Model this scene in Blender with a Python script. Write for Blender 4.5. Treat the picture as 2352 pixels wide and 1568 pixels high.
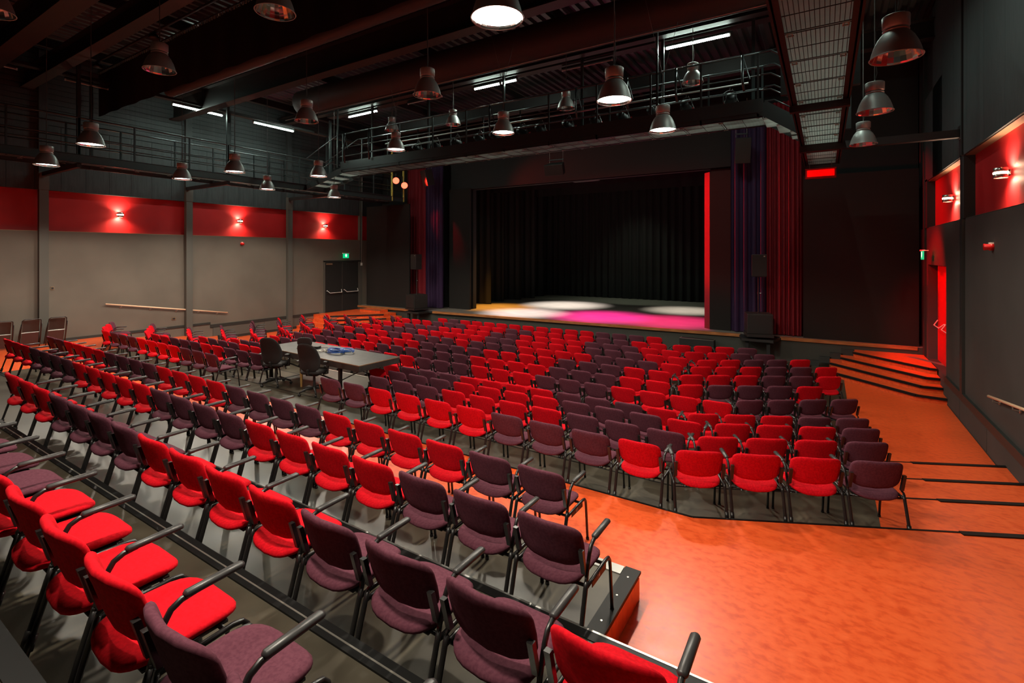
import bpy, math, random
from mathutils import Vector, Matrix
random.seed(7)
PI = math.pi
S = bpy.context.scene
COL = S.collection
for o in list(bpy.data.objects): bpy.data.objects.remove(o)

# ------------------------------------------------------------------ camera, world, exposure
cam_d = bpy.data.cameras.new('camera'); cam = bpy.data.objects.new('camera', cam_d); COL.objects.link(cam)
S.camera = cam
YAW = math.atan(719/1135)
cam.location = (0, 0, 3.385); cam.rotation_euler = (PI/2, 0, YAW)
cam_d.sensor_width = 36; cam_d.lens = 1135/2352*36; cam_d.shift_y = -(784-583)/2352; cam_d.clip_end = 200
cam_d.clip_start = 0.02
w = bpy.data.worlds.new('world'); S.world = w; w.use_nodes = True
w.node_tree.nodes['Background'].inputs[0].default_value = (0.02, 0.02, 0.022, 1)
w.node_tree.nodes['Background'].inputs[1].default_value = 1.0
S.view_settings.view_transform = 'Standard'; S.view_settings.look = 'None'
S.view_settings.gamma = 1; S.view_settings.use_curve_mapping = False
S.view_settings.exposure = 0.0

PENDANT_W = 560
def spot(name, loc, target, power, col=(1, 1, 1), size=60, blend=.3, rad=.08):
    d = bpy.data.lights.new(name, 'SPOT'); d.energy = power; d.color = col
    d.spot_size = math.radians(size); d.spot_blend = blend; d.shadow_soft_size = rad
    o = bpy.data.objects.new(name, d); COL.objects.link(o); o.location = loc
    o.rotation_euler = (Vector(target)-Vector(loc)).to_track_quat('-Z', 'Y').to_euler()
    return o
WARM = (1.0, .90, .74)
# unseen pendants of the same grid behind the view; the last is added fill
for x, y, p in ((-2.6, 1.0, 1.25), (-6.1, 1.0, .5), (.9, 2.6, .07)):
    spot('pendant_or_fill_light', (x, y, 5.72), (x, y, 0), PENDANT_W*p, WARM, 140, .3, .11)
# tube lamps above the galleries: the light they give (the lit tubes themselves are built below); the last ones hang over the right walkway and the rear
def tube_light(a, b, p):
    d = bpy.data.lights.new('tube_light', 'AREA'); d.shape = 'RECTANGLE'; d.energy = p; d.color = TUBEC
    a = Vector(a); b = Vector(b); L = (b-a).length; d.size = L; d.size_y = .05; d.spread = PI
    o = bpy.data.objects.new('tube_light', d); COL.objects.link(o); o.location = (a+b)/2-Vector((0, 0, .045))
    o.rotation_euler = (0, 0, math.atan2((b-a).y, (b-a).x))
TUBEC = (.80, 1.0, .88)
TW = 44
tube_light((-18.3, 7.81, 8.35), (-18.3, 9.45, 8.35), TW); tube_light((-18.3, 10.57, 8.37), (-18.3, 12.26, 8.37), TW)
tube_light((-16.35, 13.4, 8.93), (-14.65, 13.4, 8.93), TW); tube_light((-10.0, 13.4, 8.93), (-8.3, 13.4, 8.93), TW); tube_light((-3.62, 13.4, 8.88), (-2.0, 13.4, 8.88), TW*1.4)
tube_light((-.1, 7.6, 8.4), (-.1, 9.2, 8.4), TW*.7); tube_light((-.1, 11.5, 8.4), (-.1, 13.1, 8.4), TW)
# stage lights above the stage opening
spot('stage_light', (-11.3, 22.6, 6.9), (-11.3, 22.9, .75), 9000, (1, .98, .93), 46, 1)
spot('stage_light', (-5.7, 23.4, 6.9), (-5.5, 23.7, .75), 4800, (.97, .97, .85), 40, 1)
spot('stage_light', (-11.5, 18.9, 6.3), (-11.4, 18.9, .75), 8000, (1, .88, .88), 46, 1)
spot('stage_light', (-8.0, 19.3, 6.3), (-8.0, 19.5, .75), 9000, (1, .02, .36), 52, 1)
spot('stage_light', (-5.0, 19.5, 6.3), (-5.1, 19.5, .75), 6500, (1, .02, .22), 50, 1)
spot('stage_light', (-14.0, 20.0, 6.5), (-13.7, 20.2, .75), 6000, (1, .42, .04), 44, 1)
spot('stage_light', (-9.0, 26.2, 8.0), (-9.0, 25.8, .75), 500, (.8, 1, .75), 90, 1)
# red gallery lanterns and the red flood under the bridge
spot('red_light', (-16.9, 16.9, 6.75), (-3.3, 18.4, 4.2), 4500, (1, .0, .01), 24, .6, .06)
spot('red_light', (-16.8, 17.05, 6.62), (-1.6, 18.0, 4.0), 11000, (1, .0, .01), 20, .6, .06)
spot('red_light', (-16.8, 16.85, 6.7), (-15.7, 18.3, 4.8), 700, (1, .0, .02), 26, .8, .06)
spot('red_light', (-16.8, 16.85, 6.7), (-9.5, 18.7, 6.5), 1500, (1, .02, .01), 26, 1, .06)
spot('red_light', (-.1, 15.3, 5.35), (2.55, 16.5, 2.0), 1300, (1, .0, .0), 50, .6, .06)

# ------------------------------------------------------------------ materials
def mat(name, base, rough=.6, metal=0, emit=None, es=1, spec=None, sheen=0):
    m = bpy.data.materials.new(name); m.use_nodes = True
    b = m.node_tree.nodes['Principled BSDF']
    b.inputs['Base Color'].default_value = (*base, 1); b.inputs['Roughness'].default_value = rough
    b.inputs['Metallic'].default_value = metal
    if spec is not None: b.inputs['Specular IOR Level'].default_value = spec
    if sheen: b.inputs['Sheen Weight'].default_value = sheen; b.inputs['Sheen Tint'].default_value = (*base, 1); b.inputs['Sheen Roughness'].default_value = .4
    if emit: b.inputs['Emission Color'].default_value = (*emit, 1); b.inputs['Emission Strength'].default_value = es
    return m
def noisy(m, c1, c2, scale=4, detail=6, stretch=(1, 1, 1), lo=.35, hi=.65, bump=0, bscale=None, rough=None, obj=False, dist=0):
    nt = m.node_tree; b = nt.nodes['Principled BSDF']
    tc = nt.nodes.new('ShaderNodeTexCoord'); mp = nt.nodes.new('ShaderNodeMapping')
    mp.inputs['Scale'].default_value = stretch
    nt.links.new(tc.outputs['Object'], mp.inputs[0])
    n = nt.nodes.new('ShaderNodeTexNoise'); n.inputs['Scale'].default_value = scale; n.inputs['Detail'].default_value = detail
    n.inputs['Distortion'].default_value = dist
    nt.links.new(mp.outputs[0], n.inputs['Vector'])
    r = nt.nodes.new('ShaderNodeValToRGB'); r.color_ramp.elements[0].position = lo; r.color_ramp.elements[1].position = hi
    r.color_ramp.elements[0].color = (*c1, 1); r.color_ramp.elements[1].color = (*c2, 1)
    nt.links.new(n.outputs['Fac'], r.inputs[0]); nt.links.new(r.outputs[0], b.inputs['Base Color'])
    if bump:
        n2 = nt.nodes.new('ShaderNodeTexNoise'); n2.inputs['Scale'].default_value = bscale or scale*8; n2.inputs['Detail'].default_value = 4
        nt.links.new(tc.outputs['Object'], n2.inputs['Vector'])
        bp = nt.nodes.new('ShaderNodeBump'); bp.inputs['Strength'].default_value = bump; bp.inputs['Distance'].default_value = .01
        nt.links.new(n2.outputs['Fac'], bp.inputs['Height']); nt.links.new(bp.outputs[0], b.inputs['Normal'])
    if rough:
        mr = nt.nodes.new('ShaderNodeMapRange'); mr.inputs['To Min'].default_value = rough[0]; mr.inputs['To Max'].default_value = rough[1]
        nt.links.new(n.outputs['Fac'], mr.inputs['Value']); nt.links.new(mr.outputs[0], b.inputs['Roughness'])
    return r
M = {}
M['red'] = mat('red_fabric', (.62, .0035, .012), .9, spec=.12, sheen=0); noisy(M['red'], (.54, .003, .010), (.70, .0045, .014), 60, 2, bump=.25, bscale=700)
M['plum'] = mat('plum_fabric', (.11, .034, .052), .9, spec=.1, sheen=0); noisy(M['plum'], (.098, .029, .045), (.128, .041, .060), 60, 2, bump=.25, bscale=700)
M['black'] = mat('black_steel', (.012, .011, .011), .32, .0, spec=.6)
M['pad'] = mat('arm_plastic', (.035, .034, .034), .38)
M['lino'] = mat('orange_linoleum', (.7, .12, .03), .34, spec=.5)
lr = noisy(M['lino'], (.60, .058, .013), (.86, .135, .032), 13, 14, (1, 1.5, 1), .22, .78, rough=(.24, .40), dist=.25)
e = lr.color_ramp.elements.new(.5); e.color = (.78, .105, .023, 1)
e = lr.color_ramp.elements.new(.40); e.color = (.70, .085, .018, 1)
M['dark'] = mat('dark_linoleum', (.06, .052, .038), .3, spec=.5)
noisy(M['dark'], (.036, .030, .021), (.088, .074, .050), 2.2, 12, (1, 1.4, 1), .28, .75, rough=(.26, .5), dist=.2)
M['wall'] = mat('taupe_plaster', (.12, .10, .08), .75); noisy(M['wall'], (.112, .095, .076), (.140, .118, .094), .7, 3, bump=.05, bscale=90)
M['column'] = mat('column_paint', (.085, .082, .07), .6)
M['redpaint'] = mat('red_paint', (.42, .006, .008), .55); noisy(M['redpaint'], (.38, .005, .007), (.46, .008, .010), 1, 3)
M['slate'] = mat('slate_board', (.035, .042, .043), .7); noisy(M['slate'], (.029, .035, .036), (.043, .051, .052), 5, 6, (6, 6, .6))
M['rwall'] = mat('charcoal_plaster', (.045, .042, .038), .8); noisy(M['rwall'], (.040, .037, .034), (.052, .048, .044), .8, 3)
M['void'] = mat('black_paint', (.012, .012, .012), .8)
M['front'] = mat('front_wall_paint', (.010, .0105, .0100), .85)
M['trim'] = mat('dark_trim', (.022, .026, .024), .5)
M['nosing'] = mat('rubber_nosing', (.006, .006, .006), .5, spec=.25)
M['alu'] = mat('aluminium', (.42, .42, .40), .35, .85)
M['lamp'] = mat('lamp_aluminium', (.42, .42, .40), .45, .45)
M['mirror'] = mat('lamp_reflector', (.85, .82, .80), .12, 1)
M['bulb'] = mat('lit_lamp_glass', (1, 1, 1), .5, emit=(1, .93, .80), es=14)
M['tube'] = mat('lit_tube', (1, 1, 1), .5, emit=(.80, 1, .86), es=60)
M['tube_off'] = mat('tube_glass', (.55, .42, .38), .3)
M['cable'] = mat('cable', (.10, .10, .095), .6)
M['steel'] = mat('gallery_steel', (.060, .072, .072), .32, .5)
M['beam'] = mat('roof_steel', (.019, .016, .0155), .5, .1)
M['deck'] = mat('roof_deck', (.11, .12, .12), .4, .7)
M['grate'] = mat('galvanised_grating', (.22, .21, .20), .55, .3); noisy(M['grate'], (.18, .17, .165), (.27, .26, .25), 6, 6)
nt = M['grate'].node_tree; b_ = nt.nodes['Principled BSDF']; o_ = nt.nodes['Material Output']
tr = nt.nodes.new('ShaderNodeBsdfTranslucent'); tr.inputs[0].default_value = (.75, .76, .72, 1); mx_ = nt.nodes.new('ShaderNodeMixShader'); mx_.inputs[0].default_value = .55
nt.links.new(b_.outputs[0], mx_.inputs[1]); nt.links.new(tr.outputs[0], mx_.inputs[2]); nt.links.new(mx_.outputs[0], o_.inputs[0])
M['bar'] = mat('grating_bar', (.05, .05, .048), .5, .3)
M['drape'] = mat('black_drape', (.0055, .005, .0048), .9)
M['cloth'] = mat('black_panel_cloth', (.008, .0062, .005), .95)
M['redcurt'] = mat('red_velvet', (.20, .0015, .008), .8, sheen=.15)
M['purcurt'] = mat('purple_velvet', (.026, .006, .042), .8, sheen=.15)
M['stagefl'] = mat('stage_boards', (.16, .13, .11), .32); noisy(M['stagefl'], (.15, .13, .115), (.30, .255, .22), 2.5, 10, (.6, 9, 1), .3, .7, rough=(.22, .45))
M['wood'] = mat('stage_edge_wood', (.36, .13, .04), .4); noisy(M['wood'], (.28, .095, .03), (.44, .17, .055), 3, 6, (1, 12, 12))
M['apron'] = mat('stage_front_paint', (.042, .044, .036), .7)
M['white'] = mat('white_plastic', (.75, .74, .70), .4)
M['silver'] = mat('silver_strip', (.55, .52, .46), .3, .8)
M['rail'] = mat('beech_rail', (.85, .58, .38), .35)
M['green'] = mat('exit_green', (.0, .35, .12), .5, emit=(.0, .55, .2), es=1.0)
M['greenw'] = mat('exit_white', (.8, .9, .85), .5, emit=(.8, 1, .9), es=1.3)
M['redlens'] = mat('lit_red_lens', (1, .1, .05), .4, emit=(1, .10, .05), es=4)
M['redflood'] = mat('lit_red_flood', (.6, 0, 0), .4, emit=(1, .0, .0), es=.9)
M['blk'] = mat('black_plastic', (.014, .013, .013), .5)
M['tabletop'] = mat('table_top', (.035, .034, .032), .3); noisy(M['tabletop'], (.016, .016, .015), (.034, .032, .029), 6, 10, rough=(.35, .6))
M['ply'] = mat('pine_leg', (.50, .30, .09), .5)
M['blue'] = mat('blue_cable', (.02, .09, .38), .4)
M['foldseat'] = mat('folding_chair_plastic', (.045, .022, .020), .35)
M['foldback'] = mat('folding_chair_back', (.016, .018, .016), .3)
M['office'] = mat('office_fabric', (.013, .010, .010), .8)
M['copperstrip'] = mat('step_edge', (.30, .20, .12), .4, .4)
M['yellow'] = mat('yellow_paint', (.75, .60, .12), .5)
M['signred'] = mat('siren_red', (.55, .01, .01), .35)
M['sconce'] = mat('brushed_steel', (.6, .55, .5), .25, .9)
M['glow'] = mat('lit_sconce_lamp', (1, 1, 1), .5, emit=(1, .62, .42), es=30)

# ------------------------------------------------------------------ mesh helpers
class MB:
    def __init__(s): s.v = []; s.f = []
    def add(s, v, f):
        k = len(s.v); s.v += [tuple(p) for p in v]; s.f += [tuple(i+k for i in q) for q in f]; return s
    def box(s, x0, x1, y0, y1, z0, z1, mx=None):
        v = [(x, y, z) for z in (z0, z1) for y in (y0, y1) for x in (x0, x1)]
        if mx: v = [mx @ Vector(p) for p in v]
        return s.add(v, [(0, 2, 3, 1), (4, 5, 7, 6), (0, 1, 5, 4), (2, 6, 7, 3), (0, 4, 6, 2), (1, 3, 7, 5)])
    def prism(s, poly, z0, z1):            # poly counter-clockwise in xy
        n = len(poly); v = [(x, y, z0) for x, y in poly]+[(x, y, z1) for x, y in poly]
        f = [tuple(range(n-1, -1, -1)), tuple(range(n, 2*n))]+[(i, (i+1) % n, n+(i+1) % n, n+i) for i in range(n)]
        return s.add(v, f)
    def tube(s, pts, r, n=8, cap=True, flat=1.0):
        pts = [Vector(p) for p in pts]; rings = []
        rr = r if isinstance(r, (list, tuple)) else [r]*len(pts)
        up = None
        for i, p in enumerate(pts):
            if i == 0: t = pts[1]-p
            elif i == len(pts)-1: t = p-pts[i-1]
            else: t = (pts[i+1]-p).normalized()+(p-pts[i-1]).normalized()
            t.normalize()
            if up is None:
                up = Vector((0, 0, 1)) if abs(t.z) < .9 else Vector((0, 1, 0))
            a = t.cross(up).normalized(); b = a.cross(t).normalized(); up = b
            rings.append([p+rr[i]*(math.cos(2*PI*k/n)*a+math.sin(2*PI*k/n)*b*flat) for k in range(n)])
        v = [q for g in rings for q in g]
        f = [(i*n+k, i*n+(k+1) % n, (i+1)*n+(k+1) % n, (i+1)*n+k) for i in range(len(pts)-1) for k in range(n)]
        if cap: f += [tuple(range(n-1, -1, -1)), tuple((len(pts)-1)*n+k for k in range(n))]
        return s.add(v, f)
    def lathe(s, prof, n=24, c=(0, 0, 0), closed=False):
        v = [(c[0]+r*math.cos(2*PI*k/n), c[1]+r*math.sin(2*PI*k/n), c[2]+z) for r, z in prof for k in range(n)]
        f = [(i*n+k, i*n+(k+1) % n, (i+1)*n+(k+1) % n, (i+1)*n+k) for i in range(len(prof)-1) for k in range(n)]
        return s.add(v, f)
    def grid(s, P):                         # P[i][j] points
        n, m = len(P), len(P[0])
        return s.add([q for row in P for q in row], [(i*m+j, (i+1)*m+j, (i+1)*m+j+1, i*m+j+1) for i in range(n-1) for j in range(m-1)])
    def data(s, name, m, smooth=False):
        me = bpy.data.meshes.new(name); me.from_pydata(s.v, [], s.f); me.materials.append(M[m] if isinstance(m, str) else m)
        if smooth: me.polygons.foreach_set('use_smooth', [True]*len(me.polygons))
        me.update(); return me
    def obj(s, name, m, parent=None, smooth=False, loc=None, bevel=0):
        o = bpy.data.objects.new(name, s.data(name, m, smooth)); COL.objects.link(o)
        if parent: o.parent = parent
        if loc: o.location = loc
        if bevel:
            b = o.modifiers.new('b', 'BEVEL'); b.width = bevel; b.segments = 2; b.limit_method = 'ANGLE'
        return o
def inst(name, me, parent, loc=(0, 0, 0), rz=0):
    o = bpy.data.objects.new(name, me); COL.objects.link(o); o.parent = parent; o.location = loc; o.rotation_euler = (0, 0, rz); return o
def tag(o, label, cat, group=None, kind=None):
    o['label'] = label; o['category'] = cat
    if group: o['group'] = group
    if kind: o['kind'] = kind
    return o
def thing(name, label, cat, loc=(0, 0, 0), rz=0, group=None):
    o = bpy.data.objects.new(name, None); COL.objects.link(o); o.location = loc; o.rotation_euler = (0, 0, rz); o.empty_display_size = .1
    return tag(o, label, cat, group)
def struct(o): o['kind'] = 'structure'; return o
def box(x0, x1, y0, y1, z0, z1): return MB().box(x0, x1, y0, y1, z0, z1)

# ------------------------------------------------------------------ room shell
XL, XR, YS = -20.3, 2.35, 18.95
CX = -9.0
ZC = 9.7
# ---- floor: lowest level, tiers towards the front, landing, platforms at the rear
floor = struct(box(XL, XR, -6, 18.2, -.2, 0).obj('floor', 'lino'))
def mir(p): return (2*CX-p[0], p[1])
def edge(yc, xb, sl):      # polyline of a tier's front edge from the left wall to the right wall
    R_ = [(xb, yc), (XR, yc+(XR-xb)*sl)]
    return [(XL, yc+(XR-xb)*sl+(XL-mir((XR, 0))[0])*-sl), mir(R_[0])]+R_
SL = .487
EDGES = [edge(5.36, -1.17, SL), edge(6.31, -1.6, SL), edge(7.24, -1.83, SL), edge(8.15, -2.2, SL)]
LV = [.64, .475, .315, .158]
FL = [.0, .158, .315, .475]
for i in range(4):
    zl = LV[i]; pl = EDGES[i]
    poly = [(XL, 4.2 if i else -6)]+[(XR, 4.2 if i else -6)]+pl[::-1]
    o = MB().prism([(XL, (-6 if i == 0 else 4.2)), (XR, (-6 if i == 0 else 4.2))]+pl[::-1], .0, zl).obj('tier', 'lino', floor)
    o['label'] = ['orange landing between the seat blocks', 'first orange step down', 'second orange step down', 'third orange step down'][i]
# dark matting under the seats, one per tier
def darkpoly(front, back, xr=.5, xl=-18.5):
    def clip(pl):
        a = [p for p in pl if xl < p[0] < xr]
        def at(x):
            for p, q in zip(pl, pl[1:]):
                if p[0] <= x <= q[0]: return (x, p[1]+(q[1]-p[1])*(x-p[0])/(q[0]-p[0]))
        return [at(xl)]+a+[at(xr)]
    return clip(back)+clip(front)[::-1]
E_END = [(XL, 17.0), (XR, 17.9)]
for i, (fr, bk, z) in enumerate(((EDGES[1], EDGES[0], .475), (EDGES[2], EDGES[1], .315), (EDGES[3], EDGES[2], .158))):
    MB().prism(darkpoly(fr, bk), z, z+.004).obj('dark_matting', 'dark', floor)
MB().prism(darkpoly([(XL, 16.98), (XR, 17.86)], EDGES[3], .43, -18.4), 0, .004).obj('dark_matting', 'dark', floor)
# black edges of the tiers
for i in range(4):
    z = LV[i]; pl = EDGES[i]; m = MB()
    for (x0, y0), (x1, y1) in zip(pl, pl[1:]):
        d = Vector((x1-x0, y1-y0, 0)); L = d.length; a = math.atan2(d.y, d.x)
        mx = Matrix.Translation((x0, y0, z)) @ Matrix.Rotation(a, 4, 'Z')
        m.box(0, L, -.012, .012, -.03, .006, mx)
    m.obj('tier_edge', 'nosing', floor)
    for s_ in (0, 1):
        (x0, y0), (x1, y1) = pl[-2:] if s_ == 0 else (pl[1], pl[0])
        xa = 1.12 if s_ == 0 else -19.1
        t = (xa-x0)/(x1-x0); ya = y0+(y1-y0)*t
        d = Vector((x1-xa, y1-ya, 0)); a = math.atan2(d.y, d.x)
        mx = Matrix.Translation((xa, ya, z)) @ Matrix.Rotation(a, 4, 'Z')
        MB().box(0, d.length, *((-.055, .012) if s_ == 0 else (-.012, .055)), -.04, .012, mx).obj('step_nosing', 'nosing', floor)
# rear platforms
PB = tag(MB().prism([(-14.9, -5.95), (-1.25, -5.95), (-1.25, 3.86), (-14.9, 3.86)], .64, .85).obj('seating_platform', 'dark'), 'lowest dark seating platform, its corner standing on the orange floor', 'platform')
def trimstrip(p, parent, name, m, *b): return box(*b).obj(name, m, parent)
trimstrip(0, PB, 'edge_trim', 'alu', -14.9, -1.37, 3.76, 3.865, .845, .858)
trimstrip(0, PB, 'edge_trim', 'nosing', -1.36, -1.235, 2.84, 3.865, .845, .866)
trimstrip(0, PB, 'side_panel', 'lino', -1.25, -1.243, 2.84, 3.85, .645, .82)
trimstrip(0, PB, 'front_panel', 'lino', -14.9, -1.26, 3.86, 3.868, .645, .83)
for y in (2.95, 3.2, 3.5, 3.74):
    MB().lathe([(0, .003), (.008, .002), (.009, 0)], 8, (-1.30, y, .866)).obj('rivet', 'silver', PB)
PC = tag(MB().box(-14.9, -.35, -5.95, 2.83, .852, 1.06).box(-1.24, -.35, -5.95, 2.82, .642, .853).obj('seating_platform', 'dark'), 'second dark seating platform, behind the one with the metal corner', 'platform')
trimstrip(0, PC, 'edge_trim', 'nosing', -14.9, -.35, 2.76, 2.838, 1.055, 1.066)
trimstrip(0, PC, 'trim_line', 'alu', -14.9, -.42, 2.825, 2.84, 1.062, 1.068)
box(-.42, -.335, 1.2, 2.838, 1.058, 1.07).obj('edge_trim', 'nosing', PC)
PD = tag(box(-14.9, -.35, -5.95, 1.80, 1.06, 1.29).obj('seating_platform', 'dark'), 'third dark seating platform under the nearest row of chairs', 'platform')
trimstrip(0, PD, 'edge_trim', 'nosing', -14.9, -.35, 1.72, 1.812, 1.285, 1.302)
box(-14.9, -.35, 1.755, 1.765, 1.302, 1.304).obj('edge_groove', 'silver', PD)
PE = tag(box(-14.9, -.35, -5.95, .72, 1.29, 1.51).obj('seating_platform', 'dark'), 'topmost dark seating platform at the near left corner', 'platform')
trimstrip(0, PE, 'edge_trim', 'nosing', -14.9, -.35, .63, .732, 1.505, 1.522)
# mixing desk platform in the front seat block
PM = tag(box(-10.72, -8.4, 6.2, 8.05, .3, .475).obj('desk_platform', 'dark'), 'small dark platform under the mixing desk', 'platform')
box(-10.72, -8.4, 8.01, 8.06, .468, .482).obj('edge_trim', 'silver', PM)
box(-10.73, -10.69, 6.32, 8.05, .468, .482).obj('edge_trim', 'nosing', PM)

# ---- stage front, stage floor
SF = [(-20.3, 17.05), (-16.6, 17.12), (-10.6, 17.42), (-2.05, 17.69), (2.35, 17.88)]
SF2 = [(-20.3, 17.25), (-16.62, 17.14), (2.35, 17.88)]
def sy(x):
    return 17.14+(x+16.62)*(.74/18.97) if x > -16.62 else 17.2
stage = struct(MB().prism([(XL, sy(XL)), (XR, sy(XR)), (XR, 29.2), (XL, 29.2)], 0, .75).obj('trim_1', 'apron')); stage['label'] = 'dark painted stage front'
n = 0
yy = 17.0
sfl = struct(MB().prism([(XL, sy(XL)), (XR, sy(XR)), (XR, 29.2), (XL, 29.2)], .75, .756).obj('trim_2', 'stagefl'))
def stagestrip(x0, x1, z0, z1, d, m, nm):
    return MB().prism([(x0, sy(x0)-d), (x1, sy(x1)-d), (x1, sy(x1)+.08), (x0, sy(x0)+.08)], z0, z1).obj(nm, m, stage)
for x0, x1 in ((-20.28, -16.7), (-15.2, -11), (-11, -6.6), (-6.6, -2.35), (-1.2, .6), (.6, 2.2)):
    stagestrip(x0, x1, .67, .762, .03, 'wood', 'edge_board')
for x0, x1 in ((-16.7, -15.2), (-2.35, -1.2)): stagestrip(x0, x1, .69, .758, .01, 'void', 'edge_board')

# ---- left wall
WL = struct(box(XL-.3, XL, -6, 18.9, 0, 4.09).obj('wall_left', 'wall'))
box(XL-.3, XL-.14, -6, 18.9, 4.09, 5.36).obj('red_band', 'redpaint', WL)
box(XL-.16, XL+.002, -6, 17.45, 4.085, 4.10).obj('sill', 'copperstrip', WL)
box(XL-.3, XL-.02, -6, 18.9, 7.35, ZC).obj('backing', 'slate', WL)
me = box(0, .05, .004, .616, 0, 1.99).data('board', 'slate')
k = 0; y = -1.9
while y < 17.2:
    inst('board', me, WL, (XL-.045, y, 5.36)); y += .62
box(XL-.3, XL-.05, -6, 18.9, 5.36, 7.36).obj('backing', 'void', WL)
me = box(0, .03, -3, 18.9, .0, .150).data('slat', 'slate')
for i in range(14): inst('slat', me, WL, (XL-.02, 0, 7.37+i*.163))
me = box(0, .16, -.11, .11, 0, 5.9).data('column', 'column'); mu = box(0, .12, -.11, .11, 5.9, 9.6).data('column', 'slate')
mb_ = box(0, .17, -.12, .12, 5.35, 5.88).data('column_cap', 'column')
for y in (1.1, 5.1, 9.19, 13.33):
    inst('column', me, WL, (XL, y, 0)); inst('column', mu, WL, (XL, y, 0)); inst('column_cap', mb_, WL, (XL, y, 0))
m = box(XL-.16, XL+.02, 17.35, 17.5, .75, ZC); m.obj('corner_post', 'column', WL)
# right wall
WR = struct(MB().box(XR, XR+.6, -6, 14.93, 0, 4.09).box(XR, XR+.6, 17.3, 18.9, 0, 4.09).box(XR, XR+.6, 14.93, 17.3, 3.1, 4.09).box(XR, XR+.6, 14.93, 17.3, 0, .56).box(XR+.5, XR+.6, 14.93, 17.3, .56, 3.1).obj('wall_right', 'rwall'))
for (y0, y1) in ((-6, 8.9), (9.2, 13.05), (13.35, 17.2)):
    box(XR+.14, XR+.3, y0, y1, 4.09, 5.33).obj('red_band', 'redpaint', WR)
box(XR+.2, XR+.34, -6, 18.9, 4.09, 5.33).obj('backing', 'void', WR)
box(XR-.002, XR+.15, -6, 17.2, 5.33, 5.345).obj('sill', 'copperstrip', WR)
box(XR+.0, XR+.1, 9.2, 17.2, 4.085, 4.097).obj('sill', 'silver', WR)
for y0, y1 in ((13.04, 13.36), (8.88, 9.22), (17.2, 17.7)):
    box(XR-.03, XR+.25, y0, y1, 4.09, 5.4).obj('column', 'void', WR)
box(XR-.05, XR+.05, 13.1, 13.3, .6, 4.09).obj('column', 'trim', WR)
box(XR-.05, XR+.05, 17.5, 17.75, .6, 9).obj('column', 'trim', WR)
me = box(0, .05, .003, 1.197, 0, 4.3).data('board', 'slate')
y = 5.6
while y < 15.9: inst('board', me, WR, (XR-.03, y, 5.35)); y += 1.2
MB().box(XR-.03, XR+.02, 15.2, 17.6, 5.35, 7.6).obj('board', 'slate', WR)
box(XR+.02, XR+.3, -6, 18.9, 5.35, ZC).obj('backing', 'void', WR)
box(XR-.06, XR-.03, 13.08, 13.16, 5.35, ZC).obj('conduit', 'void', WR)
# skirting of the right wall at platform height and low cheek panel
br = struct(box(XR-.05, XR+.02, -6, 14.85, .45, .60).obj('baseboard_right', 'trim'))
for y in (7.4, 9.4, 11.4, 13.4): box(XR-.035, XR, y, y+1.97, .02, .44).obj('panel', 'rwall', br)
box(XR-.04, XR, 7, 14.6, 0, .02).obj('skirting', 'trim', br)
bl = struct(box(XL, XL+.03, 10.0, 14.9, .50, .62).obj('baseboard_left', 'trim'))
box(XL, XL+.03, -6, 10.0, .64, .72).obj('skirting', 'trim', bl); box(XL, XL+.03, 8, 14.6, 0, .08).obj('skirting', 'trim', bl)
for y in (10.1, 12.2): box(XL, XL+.02, y, y+2.07, .1, .49).obj('panel', 'column', bl)
# rear wall and the wall around the stage opening
struct(box(XL-.3, XR+.6, -6.4, -6.0, -.2, ZC).obj('wall_back', 'slate'))
WF = struct(MB().box(XL, -14.2, YS, YS+.25, .75, ZC).box(-3.5, XR+.3, YS, YS+.25, .75, ZC).box(-14.2, -3.5, YS, YS+.25, 6.45, ZC).obj('wall_front', 'front'))
WS = struct(MB().box(XL-.2, XL, YS, 29.2, .75, ZC).box(XR, XR+.3, YS, 29.2, .75, ZC).box(XL-.2, XR+.3, 29.2, 29.4, 0, ZC).obj('wall_stage', 'void'))
# ---- ceiling: ribbed steel deck
P = []; x = XL; k = 0; xs = []
while x < XR+.3:
    for dx, z in ((0, 0), (.10, 0), (.14, .09), (.24, .09)): xs.append((x+dx, ZC+z))
    x += .28
CE = struct(MB().grid([[(a, -6, z) for a, z in xs], [(a, 29.3, z) for a, z in xs]]).obj('ceiling', 'deck'))
box(XL-.4, XR+.6, -6.2, 29.4, ZC+.12, ZC+.2).obj('roof_slab', 'void', CE)
def ibeam(y, z, h=.42, fl=.16, x0=XL, x1=XR, nm='roof_beam'):
    m = MB().box(x0, x1, y-fl, y+fl, z, z+.03).box(x0, x1, y-fl, y+fl, z+h-.03, z+h).box(x0, x1, y-.012, y+.012, z+.02, z+h-.02)
    return m.obj(nm, 'beam', CE)
ibeam(3.5, 8.15, .7, .2); ibeam(4.72, 8.35, .5, .14); ibeam(8.72, 8.3, .75, .16); ibeam(12.9, 9.0, .3, .12); ibeam(16.2, 8.8, .5, .15); ibeam(6.95, 8.9, .4, .12)
for x in (-19.0, -14.6, -10.1, -5.8, -1.3): box(x-.06, x+.06, -5.8, 18.9, 9.35, 9.6).obj('purlin', 'beam', CE)

# doors
D1 = struct(MB().box(XL-.29, XL-.02, 15.16, 15.24, .56, 3.06).box(XL-.29, XL-.02, 17.24, 17.32, .56, 3.06).box(XL-.29, XL-.02, 15.16, 17.32, 3.0, 3.07).obj('door_1', 'trim'))
def crashbar(parent, x, y0, y1, z, sgn=1):
    MB().tube([(x, y0, z+.09), (x+sgn*.02, y0+.01, z+.12), (x+sgn*.10, y0+.12, z), (x+sgn*.10, y1-.04, z), (x+sgn*.02, y1-.01, z+.13), (x, y1, z+.12)], .015, 8).obj('crash_bar', 'white', parent, True)
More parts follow.
